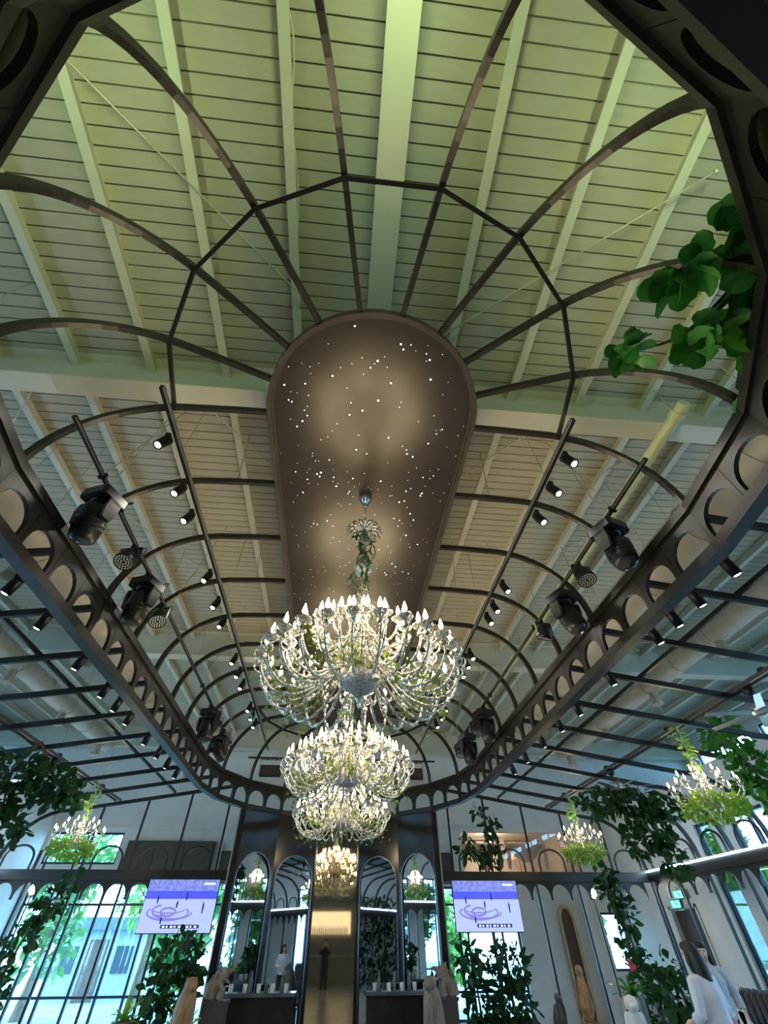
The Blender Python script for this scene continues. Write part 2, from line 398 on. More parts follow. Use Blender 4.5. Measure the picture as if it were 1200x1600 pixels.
for i in range(len(R_)):
    a = Vector(R_[i]); b = Vector(R_[(i + 1) % len(R_)]); d = b - a; n = 16 if d.length > 3 else 2
    for k in range(n):
        p = a + d * ((k + .5) / n)
        inst(ap_s if n == 16 else ap_e, 'arch_panel', cage, (p.x, p.y, 3.912 + Z_), (0, 0, math.atan2(d.y, d.x)))
def rib_path():
    P = [(RP - .01, 5.53), (1.5, 5.525), (1.9, 5.505)]
    for i in range(1, 15):
        t = i / 14 * PI / 2; P.append((1.9 + 1.15 * math.sin(t), 4.43 + 1.075 * math.cos(t)))
    return P
ribm = MB().rectsweep([(0, r, z + Z_) for r, z in rib_path()], 0.045, 0.07, False, (1, 0, 0)).mesh('rib', M_bronze)
def addrib(cx, cyy, ang): inst(ribm, 'rib', cage, (cx, cyy, 0), (0, 0, ang))
for k in range(NB + 1):
    addrib(0, Y0 + SP * k, -PI / 2); addrib(0, Y0 + SP * k, PI / 2)
for a in (-70, -50, -30, -10, 10, 30, 50, 70):
    addrib(0, Y0, PI + rad(a)); addrib(0, Y1, rad(a))
RT, ZT = 2.108, 5.44
for (cyy, sg) in ((Y0, -1), (Y1, 1)):
    A = [(RT * math.sin(rad(a)), cyy + sg * RT * math.cos(rad(a)), ZT + Z_) for a in range(-90, 91, 20)]
    for i in range(len(A) - 1): MB().bar(A[i], A[i + 1], 0.032, 0.045).build('tie_bar', M_black, cage)
# hanging rods that carry the cage
for sx in (-1, 1):
    for k in (1, 3, 5, 7):
        MB().cyl((sx * 1.62, Y0 + SP * k, 5.55 + Z_), (sx * 1.75, Y0 + SP * k + .12, ZR - .13 + Z_), 0.006, 6).build('hanger_wire', M_wire, cage)
        MB().cyl((sx * 2.7, Y0 + SP * k - .4, 5.0 + Z_), (sx * 2.84, Y0 + SP * k - .1, ZR - .13 + Z_), 0.005, 6).build('hanger_wire', M_wire, cage)

# star panel
stad = []
for i in range(33): a = PI / 2 - PI * i / 32; stad.append((RP * math.sin(a), Y0 - RP * math.cos(a)))
for i in range(33): a = PI / 2 - PI * i / 32; stad.append((-RP * math.sin(a), Y1 + RP * math.cos(a)))
star = thing('star_ceiling_panel', 'long brown oval ceiling panel dotted with tiny white star lights', 'ceiling panel', (0, 0, 5.5))
MB().prism([(x * .985, y) for x, y in stad], 0.0, 0.10).build('panel_face', M_panel, star)
MB().rectsweep([(x * 1.0, y, 0.03) for x, y in stad], 0.05, 0.11, True).build('rim', M_rim, star)
MB().rectsweep([(x * .965, Y0 + (y - Y0) * 1.0, -0.006) for x, y in stad], 0.018, 0.014, True).build('inner_bead', M_rim, star)
rng = random.Random(3); sm = MB()
def in_stad(x, y, m=0.08):
    yc = min(max(y, Y0), Y1); return math.hypot(x, y - yc) < RP - m
def star_dot(x, y, r): sm.add([(x + r * math.cos(k * PI / 3), y + r * math.sin(k * PI / 3), -0.004) for k in range(6)], [tuple(range(6))])
cl = [(-.62, 2.0), (-.75, 2.4), (.75, 2.6), (.55, 3.0), (.5, 3.4), (-.1, 3.0), (-.1, 1.9), (.3, 1.6), (-.6, 3.1), (.6, 4.3), (.5, 5.0), (-.5, 4.2), (.4, 7), (-.5, 8), (.5, 9.2), (-.3, 10.3)]
cnt = 0
while cnt < 110:
    c = rng.choice(cl); x, y = rng.gauss(c[0], .2), rng.gauss(c[1], .25)
    if in_stad(x, y): star_dot(x, y, rng.uniform(.005, .009)); cnt += 1
cnt = 0
while cnt < 420:
    x, y = rng.uniform(-RP, RP), rng.uniform(Y0 - RP, Y1 + RP)
    if in_stad(x, y): star_dot(x, y, rng.uniform(.002, .0038)); cnt += 1
tag(sm.build('star_lights', M_star, star), kind='stuff')

# dark bulkhead behind the near end of the ring, with unseen wash lights added to tint the roof
bk = [(3.17 * math.sin(rad(a)), Y0 - 3.17 * math.cos(rad(a))) for a in range(-70, 71, 20)]
mb = MB()
for i in range(len(bk) - 1):
    (x0, y0), (x1, y1) = bk[i], bk[i + 1]
    mb.bar((x0, y0, 4.24), (x1, y1, 4.24), 0.06, 0.88)
    q_ = [(x0, y0), (x1, y1), (x1 * 1.32, Y0 + (y1 - Y0) * 1.32), (x0 * 1.32, Y0 + (y0 - Y0) * 1.32)]; mb.prism(q_, 4.62, 4.68)
bulk = tag(mb.build('dark_bulkhead', M_blk), 'dark curved bulkhead behind the near end of the arched ring', 'bulkhead')
def disc_lamp(x, y, lab):
    t = thing('recessed_disc_lamp', lab, 'lamp', (x, y, 4.05))
    ang = math.atan2(x, -(y - Y0)); ct = Matrix.Rotation(ang, 3, 'Z') @ Matrix.Rotation(-PI / 2, 3, 'X')
    MB().lathe([(0.14, -.03), (0.14, -.005), (0.12, .0), (0.11, -.01)], 20, rot=ct).build('housing', M_blk, t)
    MB().lathe([(0.11, -.012), (0.08, .012), (0.04, .024), (0.001, .028)], 20, rot=ct).build('lens', M_glassdk, t)
for a, nm in ((-35, 'top left corner'), (38, 'top right corner, nearer the middle'), (58, 'top right corner, nearer the fig branch')):
    disc_lamp(3.10 * math.sin(rad(a)), Y0 - 3.10 * math.cos(rad(a)), 'dark glass lamp behind the ring arches, ' + nm)
def wash(x, y, z, aim, col, W, lab):  # unseen fixture, added to tint the near roof bay green
    t = thing('added_wash_light', lab, 'added wash light', (x, y, z))
    MB().box((0, 0, .03), (0.34, .12, .04)).build('base', M_blk, t)
    d = (Vector(aim) - Vector((x, y, z))).normalized(); q = d.to_track_quat('Z', 'Y').to_matrix()
    MB().box((0, 0, .16), (0.6, .2, .1), q).build('housing', M_blk, t)
    MB().box(Vector((0, 0, .16)) + d * .052, (0.56, .16, .006), q).build('lens', mat('added_wash_lens', (.8, .9, .6), .3), t)
    ld = bpy.data.lights.new('added_wash_lamp', 'AREA'); ld.shape = 'RECTANGLE'; ld.size = 0.55; ld.size_y = 0.16; ld.energy = W; ld.color = col; ld.spread = rad(150)
    lo = bpy.data.objects.new('added_wash_lamp', ld); COL.objects.link(lo); lo.parent = t; lo.location = Vector((0, 0, .16)) + d * .07
    lo.rotation_euler = d.to_track_quat('-Z', 'Y').to_euler()
for i, x in enumerate((-2.2, 0.0, 2.2)):
    wash(x, Y0 - math.sqrt(3.75 ** 2 - x * x), 4.68, (x * 1.6, -0.2, 6.8), (0.74, 1.0, 0.40), ADDED_WASH_W, 'added green wash light on the near bulkhead, ' + ('left', 'middle', 'right')[i])

# ================================================================ CRYSTAL CHANDELIERS
def chandelier_parts(root, tiers, zb, rng, stem_top, bowl, ivy_n, ivy_r, ivy_leaf=0.055, big=True):
    kids = []
    for ti, (cnt, path, ph) in enumerate(tiers):
        P = bez([(r, 0, z - zb) for r, z in path], 5)
        rs = [0.0085 + 0.004 * math.sin(PI * i / (len(P) - 1)) for i in range(len(P))] if big else [0.008] * len(P)
        am = MB().tube(P, rs, 7); e = P[-1]
        am.ell(P[len(P) // 2], (.016, .016, .022), seg=7, rings=5)
        if big: am.ell(P[-1] + Vector((.0, 0, -.045)), (.026, .026, .026), seg=9, rings=6); am.ell(P[3], (.02, .02, .026), seg=7, rings=5); am.tube(bez([P[-4], P[-4] + Vector((.05, 0, .03)), P[-4] + Vector((.075, 0, .08)), P[-4] + Vector((.055, 0, .115)), P[-4] + Vector((.035, 0, .095))], 3), [.007] * 9 + [.006] * 4, 6)
        arm_me = am.mesh('arm', M_crys)
        s = 1.0 if big else 0.7
        dp = MB().lathe([(.008, 0), (.035 * s, .006), (.062 * s, .03 * s), (.066 * s, .034 * s), (.03 * s, .018), (.012, .02)], 12, e).mesh('drip_pan', M_crys)
        cd = MB().lathe([(.011 * s, .01), (.012 * s, .075 * s)], 8, e).mesh('candle', M_candle)
        z0 = .075 * s
        bl = MB().lathe([(.008 * s, z0), (.019 * s, z0 + .018 * s), (.020 * s, z0 + .034 * s), (.012 * s, z0 + .062 * s), (.003 * s, z0 + .095 * s)], 8, e).mesh('bulb', M_bulb)
        pr = MB().lathe([(.002, -.075), (.012, -.05), (.007, -.02), (.002, 0)], 6, e).mesh('crystal_drop', M_crys)
        for k in range(cnt):
            a = inst(arm_me, 'arm', root, None, (0, 0, 2 * PI * (k + ph) / cnt))
            for nm, me in (('drip_pan', dp), ('candle', cd), ('bulb', bl), ('crystal_drop', pr)): inst(me, nm, a)
def glow(t, loc, r, W):
    ld = bpy.data.lights.new('candle_light', 'POINT'); ld.energy = W; ld.color = (1.0, 0.80, 0.48); ld.shadow_soft_size = r
    lo = bpy.data.objects.new('candle_light', ld); COL.objects.link(lo); lo.parent = t; lo.location = loc
def big_chandelier(loc, label):
    zb = 2.70; t = thing('crystal_chandelier', label, 'chandelier', loc, 0, 'crystal chandeliers under the star panel')
    rng = random.Random(11)
    MB().lathe([(.075, 2.80), (.085, 2.76), (.08, 2.73), (.06, 2.68), (.03, 2.64), (.02, 2.60)], 16).build('ceiling_cup', M_chrome, t)
    ch = MB()
    for k in range(7):
        z = 2.58 - k * .045
        ch.tube([(0.012 * math.cos(q * PI / 4) * (1 if k % 2 else .3), 0.012 * math.cos(q * PI / 4) * (.3 if k % 2 else 1), z + .024 * math.sin(q * PI / 4)) for q in range(8)], .0035, 5, closed=True)
    ch.build('chain', M_chrome, t)
    # crown of glass leaves
    cr = MB()
    for k in range(16):
        a = 2 * PI * k / 16; c, s = math.cos(a), math.sin(a)
        P = bez([(.03 * c, .03 * s, 2.16), (.10 * c, .10 * s, 2.22), (.17 * c, .17 * s, 2.20), (.21 * c, .21 * s, 2.13)], 3)
        cr.tube(P, [.006 + .011 * math.sin(PI * i / (len(P) - 1)) for i in range(len(P))], 5)
    cr.build('glass_crown', M_crys, t)
    MB().lathe([(.012, 2.28), (.05, 2.24), (.055, 2.18), (.02, 2.12), (.018, 2.06), (.06, 2.03), (.07, 1.98), (.03, 1.94), (.028, 1.82), (.034, 1.74), (.085, 1.68), (.10, 1.62), (.085, 1.55), (.03, 1.50), (.025, 1.42), (.055, 1.36), (.06, 1.28), (.045, 1.2), (.05, 1.05), (.06, .9), (.045, .75)], 14).build('glass_stem', M_crys, t)
    MB().lathe([(.03, .95), (.09, .86), (.075, .70), (.06, .60), (.10, .52), (.17, .44), (.175, .40)], 20).build('centre_column', M_crys, t)
    MB().lathe([(.18, .42), (.185, .385), (.17, .335), (.13, .29), (.07, .265), (.02, .255)], 24).build('bowl', mat('cut_crystal_bowl', (.55, .56, .62), .18, .55, var=.5, scale=60, bump=.7), t)
    MB().lathe([(.02, .255), (.035, .23), (.03, .20), (.012, .18), (.02, .165), (.003, .14)], 12).build('finial', M_crys, t)
    tiers = [(26, [(.10, 3.38), (.28, 3.08), (.48, 2.91), (.70, 2.89), (.84, 3.04), (.84, 3.20)], 0.0),
             (22, [(.09, 3.46), (.20, 3.22), (.38, 3.07), (.56, 3.10), (.645, 3.24), (.64, 3.34)], 0.4),
             (16, [(.07, 3.62), (.16, 3.45), (.27, 3.36), (.37, 3.40), (.42, 3.50)], 0.2)]
    chandelier_parts(t, tiers, zb, rng, 0, 0, 0, 0)
    ivy = MB()
    for k in range(9):
        a = rng.uniform(0, 2 * PI); r0, r1 = .25, rng.uniform(.6, .9)
        P = bez([(math.cos(a) * lerp(r0, r1, q / 3), math.sin(a + .12 * q) * lerp(r0, r1, q / 3), .55 - .28 * math.sin(q / 3 * PI * .8) + rng.uniform(-.05, .05)) for q in range(4)], 4)
        ivy.tube(P, .003, 4)
        for p in P:
            for q in range(2): leaf_at(ivy, p, rand_dir(rng, (0, 0, -.3)), .055 * rng.uniform(.7, 1.4), .035, rng, 2)
    for k in range(150):
        a = rng.uniform(0, 2 * PI); r = rng.uniform(.55, .9); leaf_at(ivy, (r * math.cos(a), r * math.sin(a), rng.uniform(.05, .4)), rand_dir(rng, (0, 0, -.2)), .05 * rng.uniform(.7, 1.4), .034, rng, 2)
    tag(ivy.build('ivy_garland', M_ivy, t), kind='stuff')
    sv = MB()
    for k in range(5):
        a = rng.uniform(0, 6.28); P = bez([((.08 + .06 * math.sin(q * 2 + a)) * math.cos(a + q * .9), (.08 + .06 * math.sin(q * 2 + a)) * math.sin(a + q * .9), 2.2 - q * .19) for q in range(7)], 3)
        sv.tube(P, .005, 5)
        for p in P: leaf_at(sv, p, rand_dir(rng, (0, 0, -.3)), .075 * rng.uniform(.6, 1.3), .035, rng, 2)
    tag(sv.build('stem_vine', M_figd, t), kind='stuff')
    for k in range(7): a = 2 * PI * k / 7; glow(t, (.66 * math.cos(a), .66 * math.sin(a), .74), .06, CHAND_W / 8)
    glow(t, (0, 0, 1.0), .08, CHAND_W / 8)
    return t
CH = big_chandelier((0, 3.5, 2.70), 'largest crystal chandelier, nearest, hanging over the hall with ivy')
for yy, lab in ((6.5, 'middle crystal chandelier of the row, partly behind the nearest one'), (9.5, 'farthest crystal chandelier of the row, in front of the mirror wall')):
    c = copy_tree(CH); c.location = (0, yy, 2.70); c['label'] = lab
    c.rotation_euler = (0, 0, yy)

def small_chandelier(loc, label):
    t = thing('ivy_chandelier', label, 'chandelier', loc, 0, 'small ivy chandeliers in the aisles')
    rng = random.Random(21)
    MB().cyl((0, 0, 1.02), (0, 0, .55), .012, 8).build('chain', M_chrome, t)
    MB().lathe([(.015, .60), (.05, .52), (.025, .42), (.05, .34), (.03, .22), (.09, .10), (.10, .05), (.06, .0), (.01, -.03)], 14).build('glass_stem', M_crys, t)
    chandelier_parts(t, [(10, [(.04, .22), (.16, .06), (.32, .04), (.43, .12), (.44, .20)], 0), (6, [(.03, .34), (.1, .22), (.2, .2), (.26, .27), (.27, .33)], .5)], 0, rng, 0, 0, 0, 0, big=False)
    iv = MB(); leafcloud(iv, [(0, 0, -.02, .44, .44, .16), (0, 0, .75, .07, .07, .35)], 420, .085, rng, wr=.5)
    tag(iv.build('ivy_foliage', M_lime, t), kind='stuff'); glow(t, (0, 0, .42), .18, SMALL_W); return t
s0 = small_chandelier((-5.07, 10.5, 2.80), 'small ivy-covered candle chandelier in the left aisle')
for loc, lab in (((5.15, 10.7, 2.82), 'small ivy-covered candle chandelier in the right aisle, the farther one'), ((5.08, 6.4, 2.80), 'small ivy-covered candle chandelier at the right edge, the nearer one')):
    c = copy_tree(s0); c.location = loc; c['label'] = lab; c.rotation_euler = (0, 0, loc[1])
# ================================================================ STAGE LIGHTING IN THE CAGE
TX, TZ = 2.13, 5.36
for sx, nm in ((-1, 'left'), (1, 'right')):
    t = thing('lighting_track', 'black lighting track along the %s side of the canopy' % nm, 'light track', (sx * TX, 2.1, TZ))
    MB().box((0, 5.55, 0), (.036, 11.1, .06)).build('rail', M_blk, t)
    MB().box((sx * -.022, 5.55, 0.0), (.008, 11.1, .05)).build('edge_strip', M_alu, t)
    for k in range(4): MB().cyl((0, .8 + 3 * k, .02), (0, .8 + 3 * k, ZR - .12 - TZ), .005, 6).build('hanger_wire', M_wire, t)
sp_ad = MB().box((0, 0, -.06), (.045, .11, .06)).mesh('adapter', M_blk)
sp_h = MB().lathe([(.03, .0), (.05, -.005), (.053, -.02), (.053, -.16), (.05, -.17), (.044, -.165)], 16).mesh('housing', M_blk)
sp_l = MB().lathe([(.043, -.160), (.03, -.167), (.002, -.170)], 14).mesh('lens', M_lens)
SPD = bpy.data.lights.new('beam', 'SPOT'); SPD.energy = DOWN_W; SPD.color = (1.0, .93, .80); SPD.spot_size = rad(95); SPD.spot_blend = .6; SPD.shadow_soft_size = .04
def spotlight(x, y, z, tilt, lab, grp, drop=0.0):
    t = thing('track_spotlight', lab, 'spotlight', (x, y, z), 0, grp)
    inst(sp_ad, 'adapter', t)
    h = inst(sp_h, 'housing', t, (0, 0, -.09 - drop), tilt); inst(sp_l, 'lens', h)
    lo = bpy.data.objects.new('beam', SPD); COL.objects.link(lo); lo.parent = h; lo.location = (0, 0, -.19)
    return t
YL = [2.66, 3.33, 3.78, 4.98, 5.66, 6.22, 7.5, 8.05, 8.58, 9.75, 10.25, 10.75]
YR = [2.52, 2.95, 3.42, 4.87, 5.4, 5.75, 6.95, 7.3, 7.7, 9.4, 9.9, 10.4]
for i, yv in enumerate(YL): spotlight(-TX - .04, yv, TZ - .03, (rad(-14), rad(14), 0), '%s black track spotlight from the near end of the left track' % ORD[i], 'spotlights on the left track')
for i, yv in enumerate(YR): spotlight(TX + .04, yv, TZ - .03, (rad(-14), rad(-14), 0), '%s black track spotlight from the near end of the right track' % ORD[i], 'spotlights on the right track')

# pipes carrying moving heads
PX, PZ = 2.75, 4.86
for sx, nm in ((-1, 'left'), (1, 'right')):
    t = thing('lighting_pipe', 'black round pipe carrying stage lights on the %s side' % nm, 'light pipe', (sx * PX, 2.2, PZ))
    MB().cyl((0, 0, 0), (0, 8.9, 0), .026, 12).build('pipe', M_blk, t)
    for k in range(4):
        yk = .7 + 2.5 * k
        MB().cyl((0, yk, 0), (sx * -.35, yk + .15, ZR - .13 - PZ), .007, 6).build('hanger_rod', M_wire, t)
        MB().box((0, yk, 0), (.07, .03, .07)).build('clamp', M_blk, t)
t = thing('cross_pipe', 'dark cross pipe over the mirror wall carrying two flood panels', 'light pipe', (0, 12.2, 4.86))
MB().cyl((-2.45, 0, 0), (2.45, 0, 0), .022, 10).build('pipe', M_blk, t)
for sx in (-1, 1): MB().cyl((sx * 1.2, 0, 0), (sx * 1.2, .05, ZR - 4.99), .006, 6).build('hanger_wire', M_wire, t)

def moving_head(x, y, z, yaw, tilt, lab):
    t = thing('moving_head_light', lab, 'stage light', (x, y, z), yaw, 'moving head stage lights')
    MB().box((0, -.08, .0), (.04, .035, .09)).box((0, .08, .0), (.04, .035, .09)).build('clamp', M_blk, t)
    b = MB().prism([(-.16, -.13), (-.13, -.16), (.13, -.16), (.16, -.13), (.16, .13), (.13, .16), (-.13, .16), (-.16, .13)], -.155, -.055)
    b.build('base', M_blk, t)
    MB().lathe([(.10, -.155), (.11, -.17), (.09, -.185)], 18).build('turntable', M_blk, t)
    for s in (-1, 1):
        MB().prism([(-.07, -.185), (.07, -.185), (.075, -.30), (.05, -.43), (-.05, -.43), (-.075, -.30)], s * .155, s * .195, 'x').build('yoke_arm', M_blk, t)
    MB().box((0, 0, -.20), (.39, .13, .04)).build('yoke_bridge', M_blk, t)
    h = MB().lathe([(.03, .17), (.085, .16), (.115, .11), (.13, .03), (.135, -.08), (.13, -.19), (.115, -.25), (.105, -.26)], 20).build('head', M_blk, t)
    h.location = (0, 0, -.36); h.rotation_euler = tilt
    MB().lathe([(.104, -.258), (.09, -.272), (.05, -.285), (.001, -.29)], 18).build('lens', M_glassdk, h)
    for k in range(3): MB().lathe([(.137, -.02 - .05 * k), (.140, -.03 - .05 * k), (.137, -.04 - .05 * k)], 20).build('cooling_rib', M_blk, h)
    MB().tube(bez([(.05, .1, -.06), (.09, .2, .02), (.06, .24, .10), (0, .2, .05)], 4), .008, 6).build('cable', M_blk, t)
def par_light(x, y, z, yaw, tilt, lab):
    t = thing('par_light', lab, 'stage light', (x, y, z), yaw, 'par can stage lights')
    MB().box((0, 0, .0), (.04, .03, .09)).build('clamp', M_blk, t)
    br = MB()
    for s in (-1, 1): br.box((s * .125, 0, -.13), (.008, .035, .15))
    br.box((0, 0, -.052), (.258, .035, .01)); br.build('bracket', M_blk, t)
    c = MB().lathe([(.05, .10), (.09, .085), (.105, .04), (.112, -.06), (.112, -.10), (.106, -.105), (.103, -.09)], 20).build('can', M_blk, t)
    c.location = (0, 0, -.19); c.rotation_euler = tilt
    MB().lathe([(.104, -.088), (.05, -.09), (.001, -.09)], 18).build('face', M_blk, c)
    led = MB()
    for r, n in ((.03, 6), (.06, 12), (.089, 18)):
        for k in range(n):
            a = 2 * PI * k / max(1, n); cx, cyy = r * math.cos(a), r * math.sin(a)
            led.add([(cx + .0105 * math.cos(q * PI / 3), cyy + .0105 * math.sin(q * PI / 3), -.094) for q in range(6)], [tuple(range(6))])
    led.build('led_cells', M_led, c)
    MB().tube(bez([(.02, .03, -.08), (.07, .12, -.02), (.04, .14, .08), (0, .1, .02)], 4), .007, 6).build('cable', M_blk, t)
def heads(sx, nm, ys):
    for i, (kind, yv, tl) in enumerate(ys):
        w = ORD[i // 2]
        if kind == 'm': moving_head(sx * PX, yv, PZ - .03, rad(20 * sx), tl, '%s black moving head light from the near end on the %s pipe' % (w, nm))
        else: par_light(sx * PX, yv, PZ - .03, rad(10 * sx), tl, '%s black par can with pale led cells on the %s pipe' % (w, nm))
heads(-1, 'left', [('m', 3.12, (rad(15), rad(12), 0)), ('p', 3.95, (rad(-18), rad(-6), 0)), ('m', 4.62, (rad(8), rad(6), 0)), ('p', 5.22, (rad(-12), rad(-25), 0)), ('m', 8.9, (rad(-8), rad(-14), 0)), ('p', 9.5, (rad(-30), rad(-20), 0)), ('m', 10.15, (rad(25), rad(-30), 0)), ('p', 10.75, (rad(20), rad(-25), 0))])
heads(1, 'right', [('m', 3.12, (rad(-8), rad(8), 0)), ('p', 3.82, (rad(-16), rad(4), 0)), ('m', 4.45, (rad(-18), rad(-4), 0)), ('p', 5.15, (rad(25), rad(10), 0)), ('m', 8.5, (rad(-14), rad(-4), 0)), ('p', 9.15, (rad(-30), rad(-35), 0)), ('m', 9.9, (rad(-10), rad(4), 0)), ('p', 10.6, (rad(-10), rad(8), 0))])
for sx, nm in ((-1, 'left'), (1, 'right')):
    t = thing('flood_panel', 'dark flat flood panel hanging from the cross pipe, %s one' % nm, 'stage light', (sx * 1.83, 12.2, 4.84))
    MB().tube([(-.28, 0, -.02), (.28, 0, -.02), (.28, 0, -.36), (-.28, 0, -.36)], .011, 6, closed=True, smooth=False).build('frame', M_blk, t)
    MB().box((0, 0.01, -.275), (.53, .09, .25)).build('panel', M_blk, t)
    MB().box((0, -.04, -.275), (.48, .006, .20)).build('front_glass', M_glassdk, t)
    for s in (-1, 1): MB().box((s * .12, 0, 0), (.04, .05, .06)).build('clamp', M_blk, t)

# ================================================================ AISLE PERGOLA, DUCTS, DOWNLIGHTS, FANS
PS = 0.15
def pz(x): return 4.26 - PS * (abs(x) - 3.05)
XS = 7.55
def ringx(yv):
    if yv > Y1: return math.sqrt(max(0.01, RR * RR - (yv - Y1) ** 2))
    if yv < Y0: return math.sqrt(max(0.01, RR * RR - (yv - Y0) ** 2))
    return RR
YS = 12.6
bars = [Y0 + SP * k for k in range(-5, 10)] + [YS]
for sx, nm in ((-1, 'left'), (1, 'right')):
    t = thing('pergola_frame', 'dark iron pergola bars spanning the %s aisle' % nm, 'ceiling frame', (0, 0, 2.72))
    for yv in bars:
        x0 = ringx(min(yv, 12.45)) + .04 if yv >= Y0 - .01 else (math.sqrt(max(0, 3.3 ** 2 - (yv - Y0) ** 2)) + .05 if yv > .3 else 3.4)
        P = [(x0, pz(x0)), (6.45, pz(6.45))]
        for i in range(1, 9):
            a = i / 8 * PI / 2; P.append((6.45 + (XS - 6.45) * math.sin(a), 2.72 + (pz(6.45) - 2.72) * math.cos(a)))
        MB().rectsweep([(sx * x, yv, z - 2.72) for x, z in P], .045, .075, False, (0, 1, 0)).build('cross_bar', M_black, t)
    for x in (4.15, 5.45):
        for dx in ((0,) if x < 5 else (-.06, .06)):
            MB().bar((sx * (x + dx), -2.7, pz(x) - 2.72 + .065), (sx * (x + dx), YS, pz(x) - 2.72 + .065), .035, .05).build('long_rail', M_black if x < 5 else mat('grey_rail', (.12, .12, .12), .35, .3), t)
    for k in range(5):
        MB().cyl((sx * 5.45, 2.6 + 2.2 * k, pz(5.45) - 2.72 + .08), (sx * 5.6, 2.6 + 2.2 * k, ZR - .13 - 2.72), .006, 6).build('hanger_wire', M_wire, t)
        MB().box((sx * 5.45, 2.6 + 2.2 * k, pz(5.45) - 2.72 + .1), (.16, .08, .05)).build('hanger_plate', M_black, t)
# downlights along the outside of the ring
ts = thing('downlight_rail', 'slim dark rail for downlights outside the left of the ring', 'light track', (-3.5, 2.2, 4.19)); MB().box((0, 4.3, .0), (.03, 8.8, .035)).build('rail', M_blk, ts)
ts = thing('downlight_rail', 'slim dark rail for downlights outside the right of the ring', 'light track', (3.5, 2.2, 4.19)); MB().box((0, 4.3, .0), (.03, 8.8, .035)).build('rail', M_blk, ts)
for i, yv in enumerate([3.7, 4.36, 5.34, 6.2, 6.7, 7.25, 8.2, 8.95, 9.6, 10.3]): spotlight(-3.5, yv, 4.17, (rad(4), rad(18), 0), '%s black cylinder downlight from the near end outside the ring, left aisle' % ORD[i], 'downlights outside the ring, left')
for i, yv in enumerate([2.8, 3.32, 3.72, 4.1, 5.22, 6.3, 7.0, 7.8, 8.7, 9.5]): spotlight(3.5, yv, 4.17, (rad(4), rad(-18), 0), '%s black cylinder downlight from the near end outside the ring, right aisle' % ORD[i], 'downlights outside the ring, right')

def duct(x, z, r, y0, y1, lab):
    t = thing('air_duct', lab, 'duct', (x, y0, z))
    MB().cyl((0, 0, 0), (0, y1 - y0, 0), r, 24).build('pipe', M_duct, t)
    n = int((y1 - y0) / 1.15)
    for k in range(n + 1):
        yy = .1 + k * 1.15
        MB().tube([(0, yy - .02, 0), (0, yy + .02, 0)], r + .014, 24).build('joint_band', M_duct, t)
    for k in range(0, n, 2):
        yy = .7 + k * 1.15
        for s in (-1, 1): MB().cyl((s * (r + .01), yy, 0), (s * (r + .01), yy, ZR - .1 - z), .006, 6).build('hanger_rod', M_wire, t)
        MB().lathe([(.09, 0), (.09, .22), (.13, .3), (.12, .3), (.07, .2)], 14, (0, yy + .5, -r + .06), Matrix.Rotation(PI, 3, 'X')).build('air_outlet', M_duct, t)
duct(-4.35, 5.25, .33, 1.0, 13.9, 'fat beige air duct above the left aisle')
duct(4.35, 5.25, .33, 1.0, 13.9, 'fat beige air duct above the right aisle')
duct(6.9, 5.6, .2, 3.0, 13.9, 'slimmer beige air duct near the right wall')
duct(-6.9, 5.6, .2, 3.0, 13.9, 'slimmer beige air duct near the left wall')
t = thing('service_pipe', 'cream yellow round service pipe under the roof, right of the ring', 'pipe', (3.83, 2.15, 6.08))
MB().cyl((0, 0, 0), (0, 12.2, 0), .075, 16).build('pipe', M_ypipe, t)
for k in range(4): MB().tube([(0, .12 + 3.2 * k, 0), (0, .2 + 3.2 * k, 0)], .092, 16).build('collar', M_ypipe, t); MB().cyl((0, .16 + 3.2 * k, .05), (0, .16 + 3.2 * k, ZR - 6.2), .008, 6).build('hanger_rod', M_wire, t)

def fan(x, y, z, rz, lab):
    t = thing('ceiling_fan', lab, 'ceiling fan', (x, y, z), rz, 'aisle ceiling fans')
    top = pz(x) + .05 - z
    MB().cyl((0, 0, .08), (0, 0, top), .018, 10).build('downrod', M_blk, t)
    MB().lathe([(.03, top), (.07, top - .03), (.07, top - .09), (.03, top - .13)], 14).build('canopy', M_blk, t)
    MB().lathe([(.05, .1), (.11, .08), (.13, .03), (.12, -.02), (.06, -.05), (.01, -.055)], 18).build('motor_hub', M_alu, t)
    bm_ = MB(); bm_.add([(-.055, .1, .012), (.055, .1, -.006), (.045, .72, -.008), (-.035, .72, .008), (-.055, .1, .004), (.055, .1, -.014), (.045, .72, -.014), (-.035, .72, .002)],
                       [(0, 1, 2, 3), (7, 6, 5, 4), (0, 4, 5, 1), (1, 5, 6, 2), (2, 6, 7, 3), (3, 7, 4, 0)])
    me = bm_.mesh('blade', M_alu)
    for k in range(6): inst(me, 'blade', t, None, (0, 0, k * PI / 3))
fan(5.45, 5.2, 3.62, .3, 'silver six-blade ceiling fan at the right edge, nearer one')
fan(5.4, 9.1, 3.62, .1, 'silver six-blade ceiling fan in the right aisle, farther one')
fan(-5.45, 9.2, 3.62, .2, 'silver six-blade ceiling fan in the left aisle')

